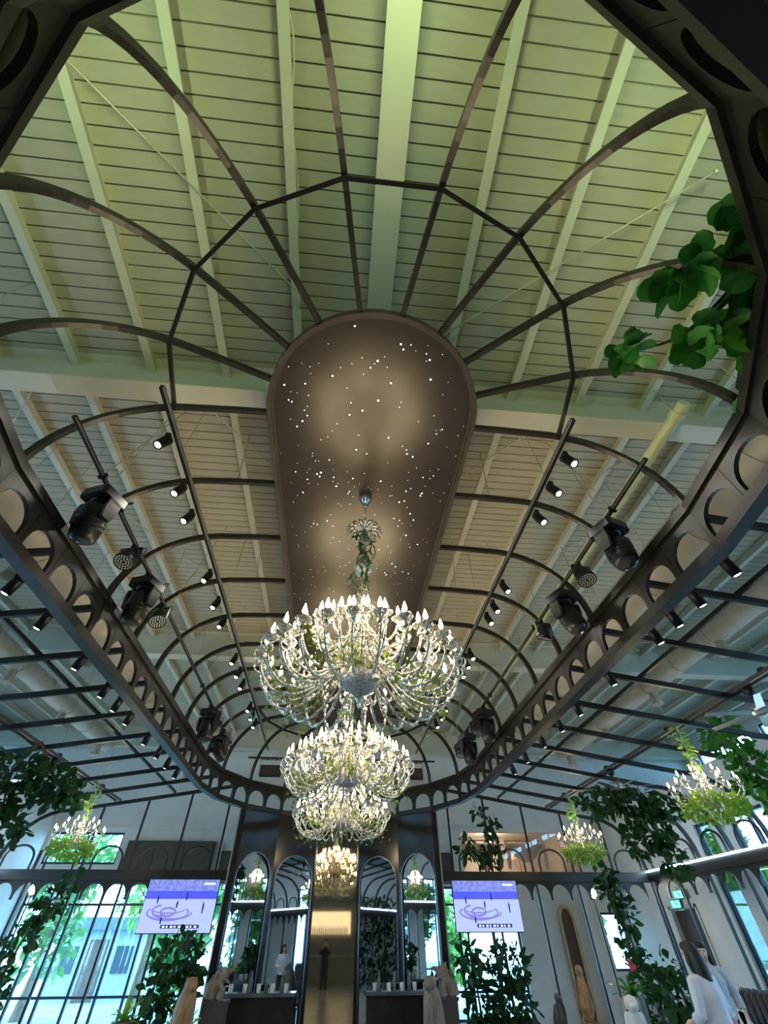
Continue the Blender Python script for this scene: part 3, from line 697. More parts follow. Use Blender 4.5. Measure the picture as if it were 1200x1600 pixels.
# ================================================================ ARCHED SCREENS UNDER THE PERGOLA
PT = 0.47
ap_b = arch_panel(PT - .004, .36, .06, .27, .022, .035, 12).mesh('arch_panel', M_black)
def loop_mesh(w, h): 
    P = [(-w / 2, 0, 0), (-w / 2, 0, h * .45)] + [(-w / 2 * math.cos(PI * i / 12), 0, h * .45 + h * .55 * math.sin(PI * i / 12)) for i in range(1, 12)] + [(w / 2, 0, h * .45), (w / 2, 0, 0)]
    return MB().rectsweep(P, .03, .035, False, (0, 1, 0)).mesh('arch_loop', M_black)
loop_me = loop_mesh(.62, .42)
def screen(name, lab, p0, p1, posts, strip=False, topz=None):
    p0, p1 = Vector(p0), Vector(p1); d = (p1 - p0); Ln = d.length; ang = math.atan2(d.y, d.x)
    t = thing(name, lab, 'arched screen', p0, ang)
    MB().span((0, -.05, 2.49), (Ln, .05, 2.67)).build('band', M_black, t)
    n = int(Ln / PT); off = (Ln - n * PT) / 2
    for k in range(n): inst(ap_b, 'arch_panel', t, (off + (k + .5) * PT, 0, 2.15 + .03))
    for x in posts:
        zt = topz(x) if topz else 2.7
        MB().box((x, 0, zt / 2), (.04, .05, zt)).build('post', M_black, t)
    for i in range(len(posts) - 1):
        xm = (posts[i] + posts[i + 1]) / 2
        inst(loop_me, 'arch_loop', t, (xm, 0, 2.67))
    if strip:
        MB().span((0, -.07, 2.665), (Ln, -.045, 2.69)).build('light_strip', M_strip, t)
    return t
xs = [7.55, 6.7, 5.7, 4.7, 3.7, 2.75]
screen('arched_screen', 'dark iron arched screen across the far end of the left aisle', (-XS, YS, 0), (-2.47, YS, 0), [XS - x for x in xs], False, lambda x: pz(XS - x) if x > .9 else 3.0)
screen('arched_screen', 'dark iron arched screen across the far end of the right aisle', (2.47, YS, 0), (XS, YS, 0), [x - 2.47 for x in reversed(xs)], False, lambda x: pz(x + 2.47) if x < 4.3 else 3.0)
screen('arched_screen', 'dark iron arched screen along the right wall with white light strip', (XS, YS - .06, 0), (XS, -2.6, 0), [.0 + SP * 1.0 * k + .05 for k in range(15)], True)
screen('arched_screen', 'dark iron arched screen along the left wall', (-XS, -2.6, 0), (-XS, YS - .06, 0), [.1 + SP * k for k in range(15)], True)

# ================================================================ MIRROR APSE UNDER THE FAR END OF THE RING
RA = RR - .02
def apse_panel(a0, a1, kind, lab):
    p0 = Vector((RA * math.sin(rad(a0)), Y1 + RA * math.cos(rad(a0)), 0)); p1 = Vector((RA * math.sin(rad(a1)), Y1 + RA * math.cos(rad(a1)), 0))
    d = p1 - p0; w = d.length; ang = math.atan2(d.y, d.x); c = (p0 + p1) / 2
    t = thing('mirror_panel', lab, 'mirror', (c.x, c.y, 0), ang)
    H = 3.81
    if kind == 'bronze':
        MB().span((-w / 2 + .01, .03, 0), (w / 2 - .01, .08, H)).build('backing', M_dkpan, t)
        MB().span((-w / 2 + .02, .0, 0.1), (w / 2 - .02, .028, H - .02)).build('mirror_glass', M_gmirror, t)
        for s in (-1, 1): MB().span((s * w / 2 - .02, -.03, 0), (s * w / 2 + .02, .05, H)).build('edge_post', M_dkpan, t)
        return
    # dark surround with an arched mirror
    post, zs, ztop = .07, 2.55, 3.02
    n = 16; xi = w / 2 - post
    inner = [(-xi, .1)] + [(-xi * math.cos(PI * i / n), zs + (ztop - zs) * math.sin(PI * i / n)) for i in range(n + 1)] + [(xi, .1)]
    outer = [(-w / 2, .1)] + [(lerp(-w / 2, w / 2, i / n), H) for i in range(n + 1)] + [(w / 2, .1)]
    mb = MB()
    for i in range(len(inner) - 1):
        q = [outer[i], outer[i + 1], inner[i + 1], inner[i]]
        mb.add([(x, 0, z) for x, z in q] + [(x, .05, z) for x, z in q], [(0, 1, 2, 3), (7, 6, 5, 4), (3, 2, 6, 7), (0, 4, 5, 1)])
    mb.build('surround', M_dkpan, t)
    MB().prism(inner, .032, .045, 'y').build('mirror_glass', M_mirror, t)
    MB().span((-w / 2, .05, 0), (w / 2, .09, H)).build('backing', M_dkpan, t)
    MB().rectsweep([(x, -.004, z) for x, z in inner], .02, .018, False, (0, 1, 0)).build('arch_trim', mat('blue_steel_trim', (.16, .2, .26), .25, .8), t)
for a0, a1, k, lab in ((-50, -30, 'm', 'outermost arched mirror panel on the left of the apse'), (-30, -10, 'm', 'arched mirror panel just left of the bronze centre mirror'), (-10, 10, 'bronze', 'tall bronze mirror in the centre of the apse'),
                       (10, 30, 'm', 'arched mirror panel just right of the bronze centre mirror'), (30, 50, 'm', 'outermost arched mirror panel on the right of the apse')):
    apse_panel(a0, a1, k, lab)
for sx, nm in ((-1, 'left'), (1, 'right')):
    t = thing('apse_pillar', 'dark pillar with pale steel edge closing the %s end of the apse' % nm, 'pillar', (sx * 2.36, 12.50, 0))
    MB().span((-.06, -.05, 0), (.06, .09, 3.8)).build('shaft', M_dkpan, t); MB().span((sx * .06, -.055, 0), (sx * .09, -.02, 3.8)).build('edge_trim', mat('pale_steel_trim', (.45, .5, .55), .3, .7), t)

# ================================================================ TELEVISIONS
def scr(name, col, es, var=.1, scale=30): return mat(name, [c * .05 for c in col], .35, 0, var, scale, emit=col, es=es)
def tvmat():
    m = mat('tv_picture', (.02, .02, .03), .3); nt = m.node_tree; N = nt.nodes; L = nt.links; p = N['Principled BSDF']
    tc = N.new('ShaderNodeTexCoord'); sp = N.new('ShaderNodeSeparateXYZ'); L.new(tc.outputs['Object'], sp.inputs[0])
    cr = N.new('ShaderNodeValToRGB'); cr.color_ramp.interpolation = 'CONSTANT'; e = cr.color_ramp.elements
    e[0].position = 0.0; e[0].color = (.36, .44, .93, 1); e[1].position = .62; e[1].color = (.06, .08, .80, 1)
    q = e.new(.77); q.color = (.17, .22, .66, 1)
    mp = N.new('ShaderNodeMapRange'); mp.inputs['From Min'].default_value = -.42; mp.inputs['From Max'].default_value = .42
    L.new(sp.outputs['Z'], mp.inputs[0]); L.new(mp.outputs[0], cr.inputs[0])
    nz = N.new('ShaderNodeTexNoise'); nz.inputs['Scale'].default_value = 16; nz.inputs['Detail'].default_value = 6; L.new(tc.outputs['Object'], nz.inputs['Vector'])
    r2 = N.new('ShaderNodeValToRGB'); r2.color_ramp.elements[0].position = .4; r2.color_ramp.elements[0].color = (.75, .75, .75, 1); r2.color_ramp.elements[1].position = .62; r2.color_ramp.elements[1].color = (1.25, 1.2, 1.1, 1)
    L.new(nz.outputs['Fac'], r2.inputs[0])
    mx = N.new('ShaderNodeMix'); mx.data_type = 'RGBA'; mx.blend_type = 'MULTIPLY'; mx.inputs[0].default_value = 1
    L.new(cr.outputs[0], mx.inputs[6])
    c3 = N.new('ShaderNodeValToRGB'); c3.color_ramp.interpolation = 'CONSTANT'; c3.color_ramp.elements[0].color = (.12, .12, .12, 1); c3.color_ramp.elements[1].position = .77; c3.color_ramp.elements[1].color = (1, 1, 1, 1); L.new(mp.outputs[0], c3.inputs[0]); L.new(c3.outputs[0], mx.inputs[0])
    L.new(r2.outputs[0], mx.inputs[7]); L.new(mx.outputs[2], p.inputs['Emission Color']); p.inputs['Emission Strength'].default_value = .95
    m.cycles.emission_sampling = 'AUTO'; return m
M_tv = tvmat()
M_tvp = scr('tv_purple_print', (.22, .20, .62), .8); M_tvd = scr('tv_dark_print', (.02, .03, .16), .8); M_tvw = scr('tv_white_print', (.8, .85, 1.0), .95)
def television(x, lab):
    t = thing('television', lab, 'television', (x, YS - .22, 2.08))
    W, Hh = 1.51, .85
    MB().span((-W / 2, 0, -Hh / 2), (W / 2, .05, Hh / 2)).build('body', M_blk, t)
    s = MB().span((-W / 2 + .012, -.006, -Hh / 2 + .014), (W / 2 - .012, .0, Hh / 2 - .012)).build('screen', M_tv, t)
    pr = MB()
    def ring(cx, cz, rx, rz, a0, a1, w):
        n = 20
        for i in range(n):
            A, B = rad(lerp(a0, a1, i / n)), rad(lerp(a0, a1, (i + 1) / n))
            pr.add([(cx + (rx - w) * math.cos(A), -.008, cz + (rz - w) * math.sin(A)), (cx + rx * math.cos(A), -.008, cz + rz * math.sin(A)), (cx + rx * math.cos(B), -.008, cz + rz * math.sin(B)), (cx + (rx - w) * math.cos(B), -.008, cz + (rz - w) * math.sin(B))], [(0, 1, 2, 3)])
    ring(-.2, -.10, .17, .08, 0, 360, .035); ring(-.2, -.11, .44, .13, 150, 390, .035); ring(-.1, -.12, .40, .10, 200, 370, .03); ring(-.34, -.08, .2, .1, 100, 280, .035); ring(-.2, -.05, .36, .08, 190, 350, .025)
    tag(pr.build('rink_pattern', M_tvp, s), kind='stuff')
    sk = MB()
    for px_, pz_, h in ((-.47, .03, .15), (-.05, -.04, .13), (.12, .08, .15), (.5, -.12, .2), (-.3, -.28, .12)):
        sk.add([(px_ - .012, -.0085, pz_), (px_ + .012, -.0085, pz_), (px_ + .02, -.0085, pz_ + h * .6), (px_, -.0085, pz_ + h), (px_ - .02, -.0085, pz_ + h * .6)], [(0, 1, 2, 3, 4)])
    tag(sk.build('skater_figures', M_tvd, s), kind='stuff')
    b = MB(); b.add([(-.28, -.008, -.345), (.5, -.008, -.345), (.5, -.008, -.29), (-.28, -.008, -.29)], [(0, 1, 2, 3)]); b.build('score_bar', M_tvd, s)
    w = MB()
    for k in range(9):
        x0 = -.24 + k * .08; w.add([(x0, -.009, -.335), (x0 + (.03 if k % 2 else .05), -.009, -.335), (x0 + (.03 if k % 2 else .05), -.009, -.305), (x0, -.009, -.305)], [(0, 1, 2, 3)])
    w.add([(.42, -.009, .33), (.66, -.009, .33), (.66, -.009, .36), (.42, -.009, .36)], [(0, 1, 2, 3)]); tag(w.build('score_digits', M_tvw, s), kind='stuff')
    MB().box((0, .1, .36), (.3, .1, .1)).build('bracket', M_blk, t)
    for sxx in (-1, 1): MB().box((sxx * .45, .035, Hh / 2 + .03), (.04, .03, .08)).build('hanger', M_blk, t)
television(-3.30, 'wall television showing a blue skating rink, left of the apse')
television(3.38, 'wall television showing a blue skating rink, right of the apse')
# ================================================================ WINDOWS, DOOR, OUTSIDE
WN = [0]
def window(axis, pos, a0, a1, z0, z1, nx, transoms, depth=.07):
    WN[0] += 1
    def bx(mb, a, b, c, d, t0=-depth / 2, t1=depth / 2):
        if axis == 'y': mb.span((a, pos + t0, c), (b, pos + t1, d))
        else: mb.span((pos + t0, a, c), (pos + t1, b, d))
        return mb
    f = MB(); w = .055
    bx(f, a0, a1, z0, z0 + w); bx(f, a0, a1, z1 - w, z1); bx(f, a0, a0 + w, z0 + w, z1 - w); bx(f, a1 - w, a1, z0 + w, z1 - w)
    o = struct('window_%d' % WN[0], f, M_frame)
    xs_ = [lerp(a0, a1, i / nx) for i in range(nx + 1)]; zs_ = [z0] + list(transoms) + [z1]
    for x in xs_[1:-1]: bx(MB(), x - .03, x + .03, z0 + w, z1 - w).build('mullion', M_frame, o)
    for z in transoms: bx(MB(), a0 + w, a1 - w, z - .025, z + .025, -.025, .025).build('transom', M_frame, o)
    for i in range(nx):
        for j in range(len(zs_) - 1):
            bx(MB(), xs_[i] + .03, xs_[i + 1] - .03, zs_[j] + .025, zs_[j + 1] - .025, -.006, .006).build('pane', M_glass, o)
for i_, nx_, tr_ in ((0, 8, (.6, 2.29)), (1, 2, ()), (2, 3, (.6, 2.29)), (4, 1, ())): window('y', YE + .1, *OP_end[i_], nx_, tr_)
for (a, b, c, d) in OP_r[1:]: window('x', XW + .1, a, b, c, d, 1 if b - a < .7 else 2, (2.6,))
for (a, b, c, d) in OP_l: window('x', -XW - .1, a, b, c, d, 3, (.8, 2.4))
for (a, b, c, d) in OP_added: window('x', XO + .1, a, b, c, d, 2, ()); window('x', -XO - .1, a, b, c, d, 2, ())  # frames and panes of the added high side windows
struct('window_%d' % (WN[0] + 1), MB().span((OP_end[3][0], YE + .09, OP_end[3][2]), (OP_end[3][1], YE + .1, OP_end[3][3])), glassmat('lounge_glass', (.92, .93, .95), .05))
do = struct('door_1', MB().span((XW + .06, 13.03, 0), (XW + .12, 13.97, 2.05)), mat('dark_brown_door', (.05, .03, .024), .45, var=.3, scale=5, stretch=(4, 4, .5)))
MB().tube([(XW + .03, 13.12, 1.0), (XW + .0, 13.12, 1.0), (XW + .0, 13.24, 1.0)], .012, 8).build('door_handle', M_chrome, do)
fr = MB()
for a in (12.94, 14.0): fr.span((XW - .03, a, 0), (XW, a + .06, 2.14))
fr.span((XW - .03, 12.94, 2.08), (XW, 14.06, 2.14)); struct('trim_1', fr, mat('pale_door_trim', (.6, .6, .58), .5))
struct('trim_2', MB().span((-XW, YE - .05, 3.98), (-2.6, YE, 4.05)), M_wall); struct('trim_3', MB().span((2.6, YE - .05, 4.07), (XW, YE, 4.14)), M_wall)
struct('ground', MB().span((-60, -40, -.3), (60, 70, -.12)), mat('lawn', (.25, .30, .28), .9, var=.45, scale=2.0))
def garden_tree(x, y, h, r, lab, seed, m=None, n=1200, L=.3):
    t = thing('garden_tree', lab, 'tree', (x, y, -.12)); rg = random.Random(seed)
    tr = MB().tube(bez([(0, 0, 0), (.1, 0, h * .3), (-.05, .1, h * .6), (.05, 0, h * .85)], 3), [.16 - .011 * i for i in range(10)], 8)
    for k in range(4):
        a = rg.uniform(0, 6.28); tr.tube([(0, 0, h * (.35 + .1 * k)), (math.cos(a) * r * .6, math.sin(a) * r * .6, h * (.5 + .1 * k))], [.06, .02], 6)
    tr.build('trunk', M_bark, t)
    fo = MB(); bl = [(rg.uniform(-r * .5, r * .5), rg.uniform(-r * .5, r * .5), h * rg.uniform(.35, .9), r * .6, r * .6, h * .2) for k in range(7)]
    leafcloud(fo, bl, n, L, rg, nn=2, wr=.55); tag(fo.build('foliage', m or M_tree, t), kind='stuff')
GT = [(-9.6, 21.0, 4.6, 1.5, 'leafy garden tree outside the far left windows, at the left corner'), (-7.0, 23.5, 5.6, 1.7, 'tall garden tree outside the far left windows, middle one'), (-4.6, 20.5, 3.6, 1.1, 'low garden tree outside the far left windows, near the television'),
      (4.2, 21.5, 3.2, 1.2, 'garden tree outside the window behind the right television'), (10.7, 15.4, 3.7, .85, 'garden tree outside the right wall, by the narrow window'), (10.8, 13.3, 3.7, .85, 'garden tree outside the right wall, second from the corner'),
      (10.8, 11.1, 3.7, .9, 'garden tree outside the right wall, third from the corner'), (10.8, 8.8, 3.7, 1.1, 'garden tree outside the right wall, fourth from the corner'), (-11.6, 8.5, 3.7, 1.3, 'garden tree outside the left wall, far one'), (-11.6, 4.0, 3.7, 1.3, 'garden tree outside the left wall, near one'), (9.0, 20.2, 3.9, 1.1, 'garden tree outside the small far right window')]
for i, g in enumerate(GT): garden_tree(*g[:4], g[4], 50 + i, m=(M_tree, leafmat('garden_leaf_light', (.16, .36, .08)))[i % 2])
t = thing('garden_pavilion', 'low blue grey pavilion on the lawn outside the far left windows', 'building', (-10.0, 27.0, -.12))
MB().span((-1.8, 0, 0), (1.8, 2.5, 2.1)).build('wall', mat('pavilion_wall', (.30, .36, .48), .7), t)
MB().prism([(-2.1, 2.1), (2.1, 2.1), (1.9, 2.5), (-1.9, 2.5)], -.3, 2.8, 'y').build('roof', mat('pavilion_roof', (.10, .13, .2), .6), t)
MB().span((-.4, -.04, 0), (.4, .0, 1.8)).build('doorway', M_niche, t)
for s in (-1, 1): MB().span((s * 1.15 - .35, -.04, .8), (s * 1.15 + .35, 0, 1.6)).build('window', M_frame, t)

# upstairs lounge seen through the far right interior window
lg = MB(); x0, x1, y0, y1, z0, z1 = 3.8, 7.95, YE + .22, YE + 2.9, 2.75, 4.25
lg.span((x0, y1, z0), (x1, y1 + .05, z1)); lg.span((x0 - .05, y0, z0), (x0, y1, z1)); lg.span((x1, y0, z0), (x1 + .05, y1, z1)); lg.span((x0, y0, z0 - .05), (x1, y1, z0)); lg.span((x0, y0, z1), (x1, y1, z1 + .05))
struct('wall_lounge', lg, mat('lounge_cream', (.66, .6, .52), .7))
def swag(x, w, z, lab, col):
    t = thing('swag_curtain', lab, 'curtain', (x, YE + 1.0, z))
    mb = MB(); n, mrows = 14, 6
    vs = []; fs = []
    for j in range(mrows + 1):
        for i in range(n + 1):
            u = i / n; v = j / mrows; sag = (1 - (2 * u - 1) ** 2)
            vs.append((w * (u - .5), .08 * math.sin(v * 14 + u * 2) * .6, -.10 - sag * .45 * v - .04 * v))
    for j in range(mrows):
        for i in range(n): a = j * (n + 1) + i; fs.append((a, a + 1, a + n + 2, a + n + 1))
    mb.add(vs, fs, True); d = mb.build('drape', col, t); md = d.modifiers.new('solid', 'SOLIDIFY'); md.thickness = .015
    for s in (-1, 1): MB().tube(bez([(s * w / 2, 0, 0), (s * w / 2 + .03, .02, -.3), (s * w / 2, 0, -.75)], 4), [.05, .06, .07, .08, .08, .09, .08, .07, .05], 8).build('tail', col, t)
    MB().cyl((-w / 2 - .08, 0, -.02), (w / 2 + .08, 0, -.02), .02, 8).build('rod', M_tan, t)
cu1 = mat('blush_drape', (.62, .45, .38), .7, var=.15); cu2 = mat('cream_drape', (.66, .58, .48), .7, var=.15)
swag(4.85, 1.25, 3.95, 'blush swag curtain behind the upper right window, left one', cu1); swag(6.4, 1.25, 3.95, 'cream swag curtain behind the upper right window, right one', cu2)
t = thing('lounge_parasol', 'round tan parasol with added glow behind the upper right window', 'lamp', (6.35, 18.0, 2.76))
MB().cyl((0, 0, 0), (0, 0, .85), .02, 8).build('stand', M_tan, t)
MB().lathe([(.30, .72), (.27, .85), (.18, .96), (.03, 1.02)], 18).build('shade', mat('tan_parasol_glow', (.5, .36, .22), .6, emit=(.6, .35, .16), es=.25), t)  # faint warm glow put into the parasol's colour, no lamp inside
t = thing('lounge_lamp', 'small warm ceiling globe in the upstairs lounge', 'lamp', (5.5, 18.4, 4.0))
MB().ell((0, 0, .1), (.1, .1, .1)).build('globe', mat('warm_globe', (1, .9, .8), .4, emit=(1, .78, .55), es=5), t); MB().cyl((0, 0, .19), (0, 0, .25), .03, 8).build('mount', M_brass, t)
ld = bpy.data.lights.new('globe_light', 'POINT'); ld.energy = 28; ld.color = (1, .80, .6); ld.shadow_soft_size = .1; lo = bpy.data.objects.new('globe_light', ld); COL.objects.link(lo); lo.parent = t; lo.location = (0, -.15, -.1)

# things on the far wall
t = thing('wall_cabinet', 'dark brown cabinet high on the far wall above the left television', 'cabinet', (EX(-4.4), YE - .2, EZ(2.78)))
MB().span((-1.26, 0, 0), (1.26, .2, .73)).build('body', M_brown, t)
for k in range(3): MB().span((-1.24 + k * .83, -.02, .02), (-.43 + k * .83, 0, .71)).build('door', M_brown, t)
for x, w, lab in ((2.95, .5, 'dark narrow board on the far wall beside the apse, right side'), (-2.95, .35, 'dark narrow board on the far wall beside the apse, left side')):
    t = thing('wall_board', lab, 'wall board', (EX(x), YE - .06, 2.72)); MB().span((-w / 2, 0, 0), (w / 2, .06, .75)).build('board', M_brown, t); MB().rectsweep([(-w / 2, -.01, 0), (w / 2, -.01, 0), (w / 2, -.01, .95), (-w / 2, -.01, .95)], .03, .04, True, (0, 1, 0)).build('moulding', M_wall, t)
t = thing('arched_niche', 'tall dark arched niche with tan edge in the white far wall', 'niche', (EX(6.02), YE - .06, 0))
ar = [(-.2, 0)] + [(-.2 * math.cos(PI * i / 14), EZ(1.87) + .32 * math.sin(PI * i / 14)) for i in range(15)] + [(.2, 0)]
MB().prism(ar, 0, .03, 'y').build('recess', M_niche, t); MB().rectsweep([(x, -.02, z) for x, z in ar], .06, .07, False, (0, 1, 0)).build('edge', M_tan, t)
t = thing('white_pilaster', 'white half-round pilaster beside the arched niche', 'pillar', (EX(6.62), YE - .21, 0))
MB().lathe([(.2, 0), (.2, .1), (.15, .14), (.15, 2.6), (.2, 2.66), (.2, 2.74)], 20).build('shaft', M_wall, t)
for k in range(6): a = PI + PI * (k + .5) / 6; MB().cyl((.15 * math.cos(a), .15 * math.sin(a), .16), (.15 * math.cos(a), .15 * math.sin(a), 2.48), .012, 6).build('flute', M_wall, t)
def exit_sign(y, z, lab, x=XW - .12):
    t = thing('exit_sign', lab, 'exit sign', (x, y, z))
    MB().span((-.03, -.2, -.08), (.02, .2, .08)).build('case', mat('sign_case', (.1, .3, .22), .5), t)
    p = MB().span((-.034, -.185, -.068), (-.03, .185, .068)).build('face', mat('exit_green', (.0, .25, .15), .4, emit=(.05, .85, .55), es=1.3), t)
    g = MB(); X = -.036
    def q(pts): g.add([(X, a, b) for a, b in pts], [tuple(range(len(pts)))])
    q([(.10, .035), (.125, .035), (.125, .06), (.10, .06)]); q([(.06, -.0), (.115, .01), (.12, .033), (.07, .033)]); q([(.03, -.055), (.05, -.055), (.085, 0), (.06, 0)]); q([(.10, -.05), (.12, -.05), (.11, .005), (.085, .005)])
    q([(-.15, -.055), (-.02, -.055), (-.02, -.04), (-.15, -.04)]); q([(-.15, -.04), (-.13, -.04), (-.13, .055), (-.15, .055)]); q([(-.15, .04), (-.02, .04), (-.02, .055), (-.15, .055)])
    tag(g.build('running_figure', mat('exit_white', (.9, .95, .9), .4, emit=(.8, 1, .9), es=1.2), p), kind='stuff')
    MB().cyl((0, 0, .08), (0, 0, .14), .01, 6).build('stem', M_blk, t)
exit_sign(13.25, 2.32, 'green lit exit sign on the wall above the doorway, higher one'); exit_sign(13.6, 2.14 + .02, 'green lit exit sign just above the dark door, lower one', XW - .05)

def sconce(x, y, z, lab):
    t = thing('post_lamp', lab, 'lamp', (x, y, 0))
    MB().cyl((0, 0, 0), (0, 0, z - .1), .018, 8).build('post', M_blk, t); MB().lathe([(.03, z - .12), (.07, z - .1), (.05, z - .08)], 14).build('collar', M_brass, t)
    MB().ell((0, 0, z), (.095, .095, .095), seg=16, rings=10).build('globe', mat('white_globe', (1, .97, .92), .3, emit=(1, .95, .86), es=12), t)
    ld = bpy.data.lights.new('globe_light', 'POINT'); ld.energy = 30; ld.color = (1, .92, .8); ld.shadow_soft_size = .1; lo = bpy.data.objects.new('globe_light', ld); COL.objects.link(lo); lo.parent = t; lo.location = (0, -.14, z)
sconce(6.5, 13.6, 2.36, 'white globe lamp on a slim post behind the right arched screen'); sconce(-6.9, 13.4, 2.4, 'white globe lamp on a slim post behind the left arched screen')

# ================================================================ FURNITURE
def console(x, lab):
    t = thing('console_counter', lab, 'counter', (x, 12.15, 0))
    MB().span((-.82, -.25, .82), (.82, .25, .87)).build('top', mat('dark_stone_top', (.10, .11, .12), .15, var=.3), t)
    MB().span((-.78, -.2, 0.05), (.78, .22, .82)).build('body', M_dkpan, t)
    for k in range(3): MB().span((-.76 + k * .51, -.22, .1), (-.27 + k * .51, -.2, .78)).build('door', M_dkpan, t)
    MB().span((-.78, -.215, .02), (.78, -.2, .06)).build('kick_light', mat('cool_kick', (.3, .4, .5), .3, emit=(.4, .6, .9), es=.5), t)
console(-1.48, 'dark counter with cups in front of the left mirrors'); console(1.48, 'dark counter with cups in front of the right mirrors')
cupm = MB().lathe([(.03, 0), (.04, .01), (.042, .11), (.038, .11), (.034, .02)], 12).mesh('cup', M_white)
botm = MB().lathe([(.035, 0), (.038, .02), (.036, .15), (.014, .19), (.013, .25), (.016, .26)], 12).mesh('bottle', mat('bottle_glass', (.12, .14, .12), .1))
rg = random.Random(5)
for sx, nm in ((-1, 'left'), (1, 'right')):
    for k in range(5):
        o = inst(cupm, 'cup', None, (sx * (.85 + k * .26), 12.05 + rg.uniform(-.08, .08), .87)); tag(o, '%s white cup from the apse centre on the %s counter' % (ORD[k], nm), 'cup', 'white cups on the counters')
    for k in range(3):
        o = inst(botm, 'bottle', None, (sx * (.95 + k * .3), 12.28, .87)); tag(o, '%s dark bottle from the apse centre on the %s counter' % (ORD[k], nm), 'bottle', 'dark bottles on the counters')
t = thing('booth_sofa', 'dark channelled booth sofa along the right screen', 'sofa', (6.95, 3.0, 0))
MB().span((-.35, 0, .1), (.25, 7.6, .42)).build('seat', mat('dark_leather', (.028, .03, .036), .35), t); MB().span((.25, 0, .05), (.42, 7.6, .86)).build('back', MATS['dark_leather'], t)
rbm = MB().tube([(0, 0, .42), (0, 0, .84), (.04, 0, .88), (.1, 0, .86)], .066, 8).mesh('back_channel', MATS['dark_leather'])
for k in range(50): inst(rbm, 'back_channel', t, (.22, .1 + .15 * k, 0))
t = thing('cafe_table', 'dark round cafe table at the lower right', 'table', (4.95, 7.6, 0))
MB().lathe([(.38, .72), (.40, .73), (.40, .75), (.38, .76)], 28).build('top', mat('grey_marble', (.35, .35, .36), .25, var=.25, scale=5), t); MB().cyl((0, 0, .02), (0, 0, .72), .03, 10).build('column', M_blk, t); MB().lathe([(.22, 0), (.22, .015), (.04, .04)], 20).build('foot', M_blk, t)
t = thing('pink_cup', 'pink lidded cup on the round cafe table', 'cup', (4.85, 7.5, .76)); MB().lathe([(.035, 0), (.045, .11)], 16).build('body', mat('pink_paper', (.65, .38, .36), .5), t); MB().lathe([(.048, .11), (.048, .13), (.03, .135)], 16).build('lid', M_white, t)
t = thing('menu_card', 'white folded menu card on the round cafe table', 'card', (5.15, 7.62, .76)); MB().bar((-.06, -.02, 0), (-.06, .02, .14), .12, .004, (1, 0, 0)).build('leaf', M_white, t); MB().bar((-.06, .06, 0), (-.06, .02, .14), .12, .004, (1, 0, 0)).build('leaf', M_white, t)
t = thing('red_tag', 'small red card hanging in the plants at the right', 'sign', (5.72, 11.2, 1.2)); MB().box((0, 0, 0), (.14, .006, .17)).build('card', mat('red_card', (.75, .05, .07), .5), t); MB().cyl((0, 0, .085), (0, .01, .45), .002, 4).build('string', M_wire, t)

# lit back bar behind the camera (seen in the bronze mirror)
t = thing('back_bar', 'lit cream back bar cabinet with bottles, seen in the bronze mirror', 'cabinet', (0, -8.6, 1.9))
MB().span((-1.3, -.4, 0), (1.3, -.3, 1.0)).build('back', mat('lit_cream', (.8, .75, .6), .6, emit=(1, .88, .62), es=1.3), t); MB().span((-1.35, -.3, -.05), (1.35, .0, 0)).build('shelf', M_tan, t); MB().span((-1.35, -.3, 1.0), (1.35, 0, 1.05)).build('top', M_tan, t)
for s in (-1, 1): MB().span((s * 1.325 - .025, -.3, 0), (s * 1.325 + .025, 0, 1.0)).build('side', M_tan, t)
b = MB()
for k in range(18): b.lathe([(.035, 0), (.035, .24), (.014, .3), (.014, .38)], 8, (-1.1 + k * .13, -.15, 0))
tag(b.build('bottles', MATS['bottle_glass'], t), kind='stuff')
t = thing('bar_counter', 'long curved bar counter behind the camera, seen in the bronze mirror', 'counter', (0, -7.0, 0))
MB().span((-2.4, -.3, 1.0), (2.4, .3, 1.06)).build('top', mat('pale_stone', (.5, .47, .42), .25, var=.15), t); MB().span((-2.3, -.22, 0), (2.3, .2, 1.0)).build('front', mat('bar_front', (.22, .2, .17), .35, .3), t)

# ================================================================ PLANTS
fig_mes = []
for k in range(4):
    vs, fs = leaf_shape(.27, .21, .15 + .12 * k, 10, True, .10); mb = MB(); mb.add(vs, fs, True); mb.tube([(0, -.05, .005), (0, 0, 0)], .005, 5)
    fig_mes.append(mb.mesh('leaf', (M_fig, M_fig, leafmat('fig_leaf_light', (.09, .36, .06)), M_figd)[k]))
t = thing('fig_branch', 'large bright green fig branch hanging over the ring at the right', 'plant', (3.1, .75, 4.5)); rg = random.Random(9)
br = [([(3.02, .95, 4.45), (2.7, .72, 4.68), (2.4, .5, 4.76), (2.1, .56, 4.74), (1.98, .62, 4.7)], 44, .95), ([(2.65, .72, 4.68), (2.45, .42, 4.76), (2.3, .2, 4.8)], 34, .95), ([(2.5, .55, 4.76), (2.3, .85, 4.66), (2.1, 1.0, 4.6), (1.86, 1.05, 4.56), (1.8, 1.1, 4.54)], 22, .62), ([(2.65, .72, 4.68), (2.45, .85, 4.62), (2.28, 1.0, 4.58)], 28, .95), ([(2.85, .8, 4.6), (2.62, .98, 4.5)], 18, .9), ([(3.05, 1.2, 4.42), (2.85, 1.33, 4.46)], 7, .55)]
o_ = Vector((3.1, .75, 4.5))
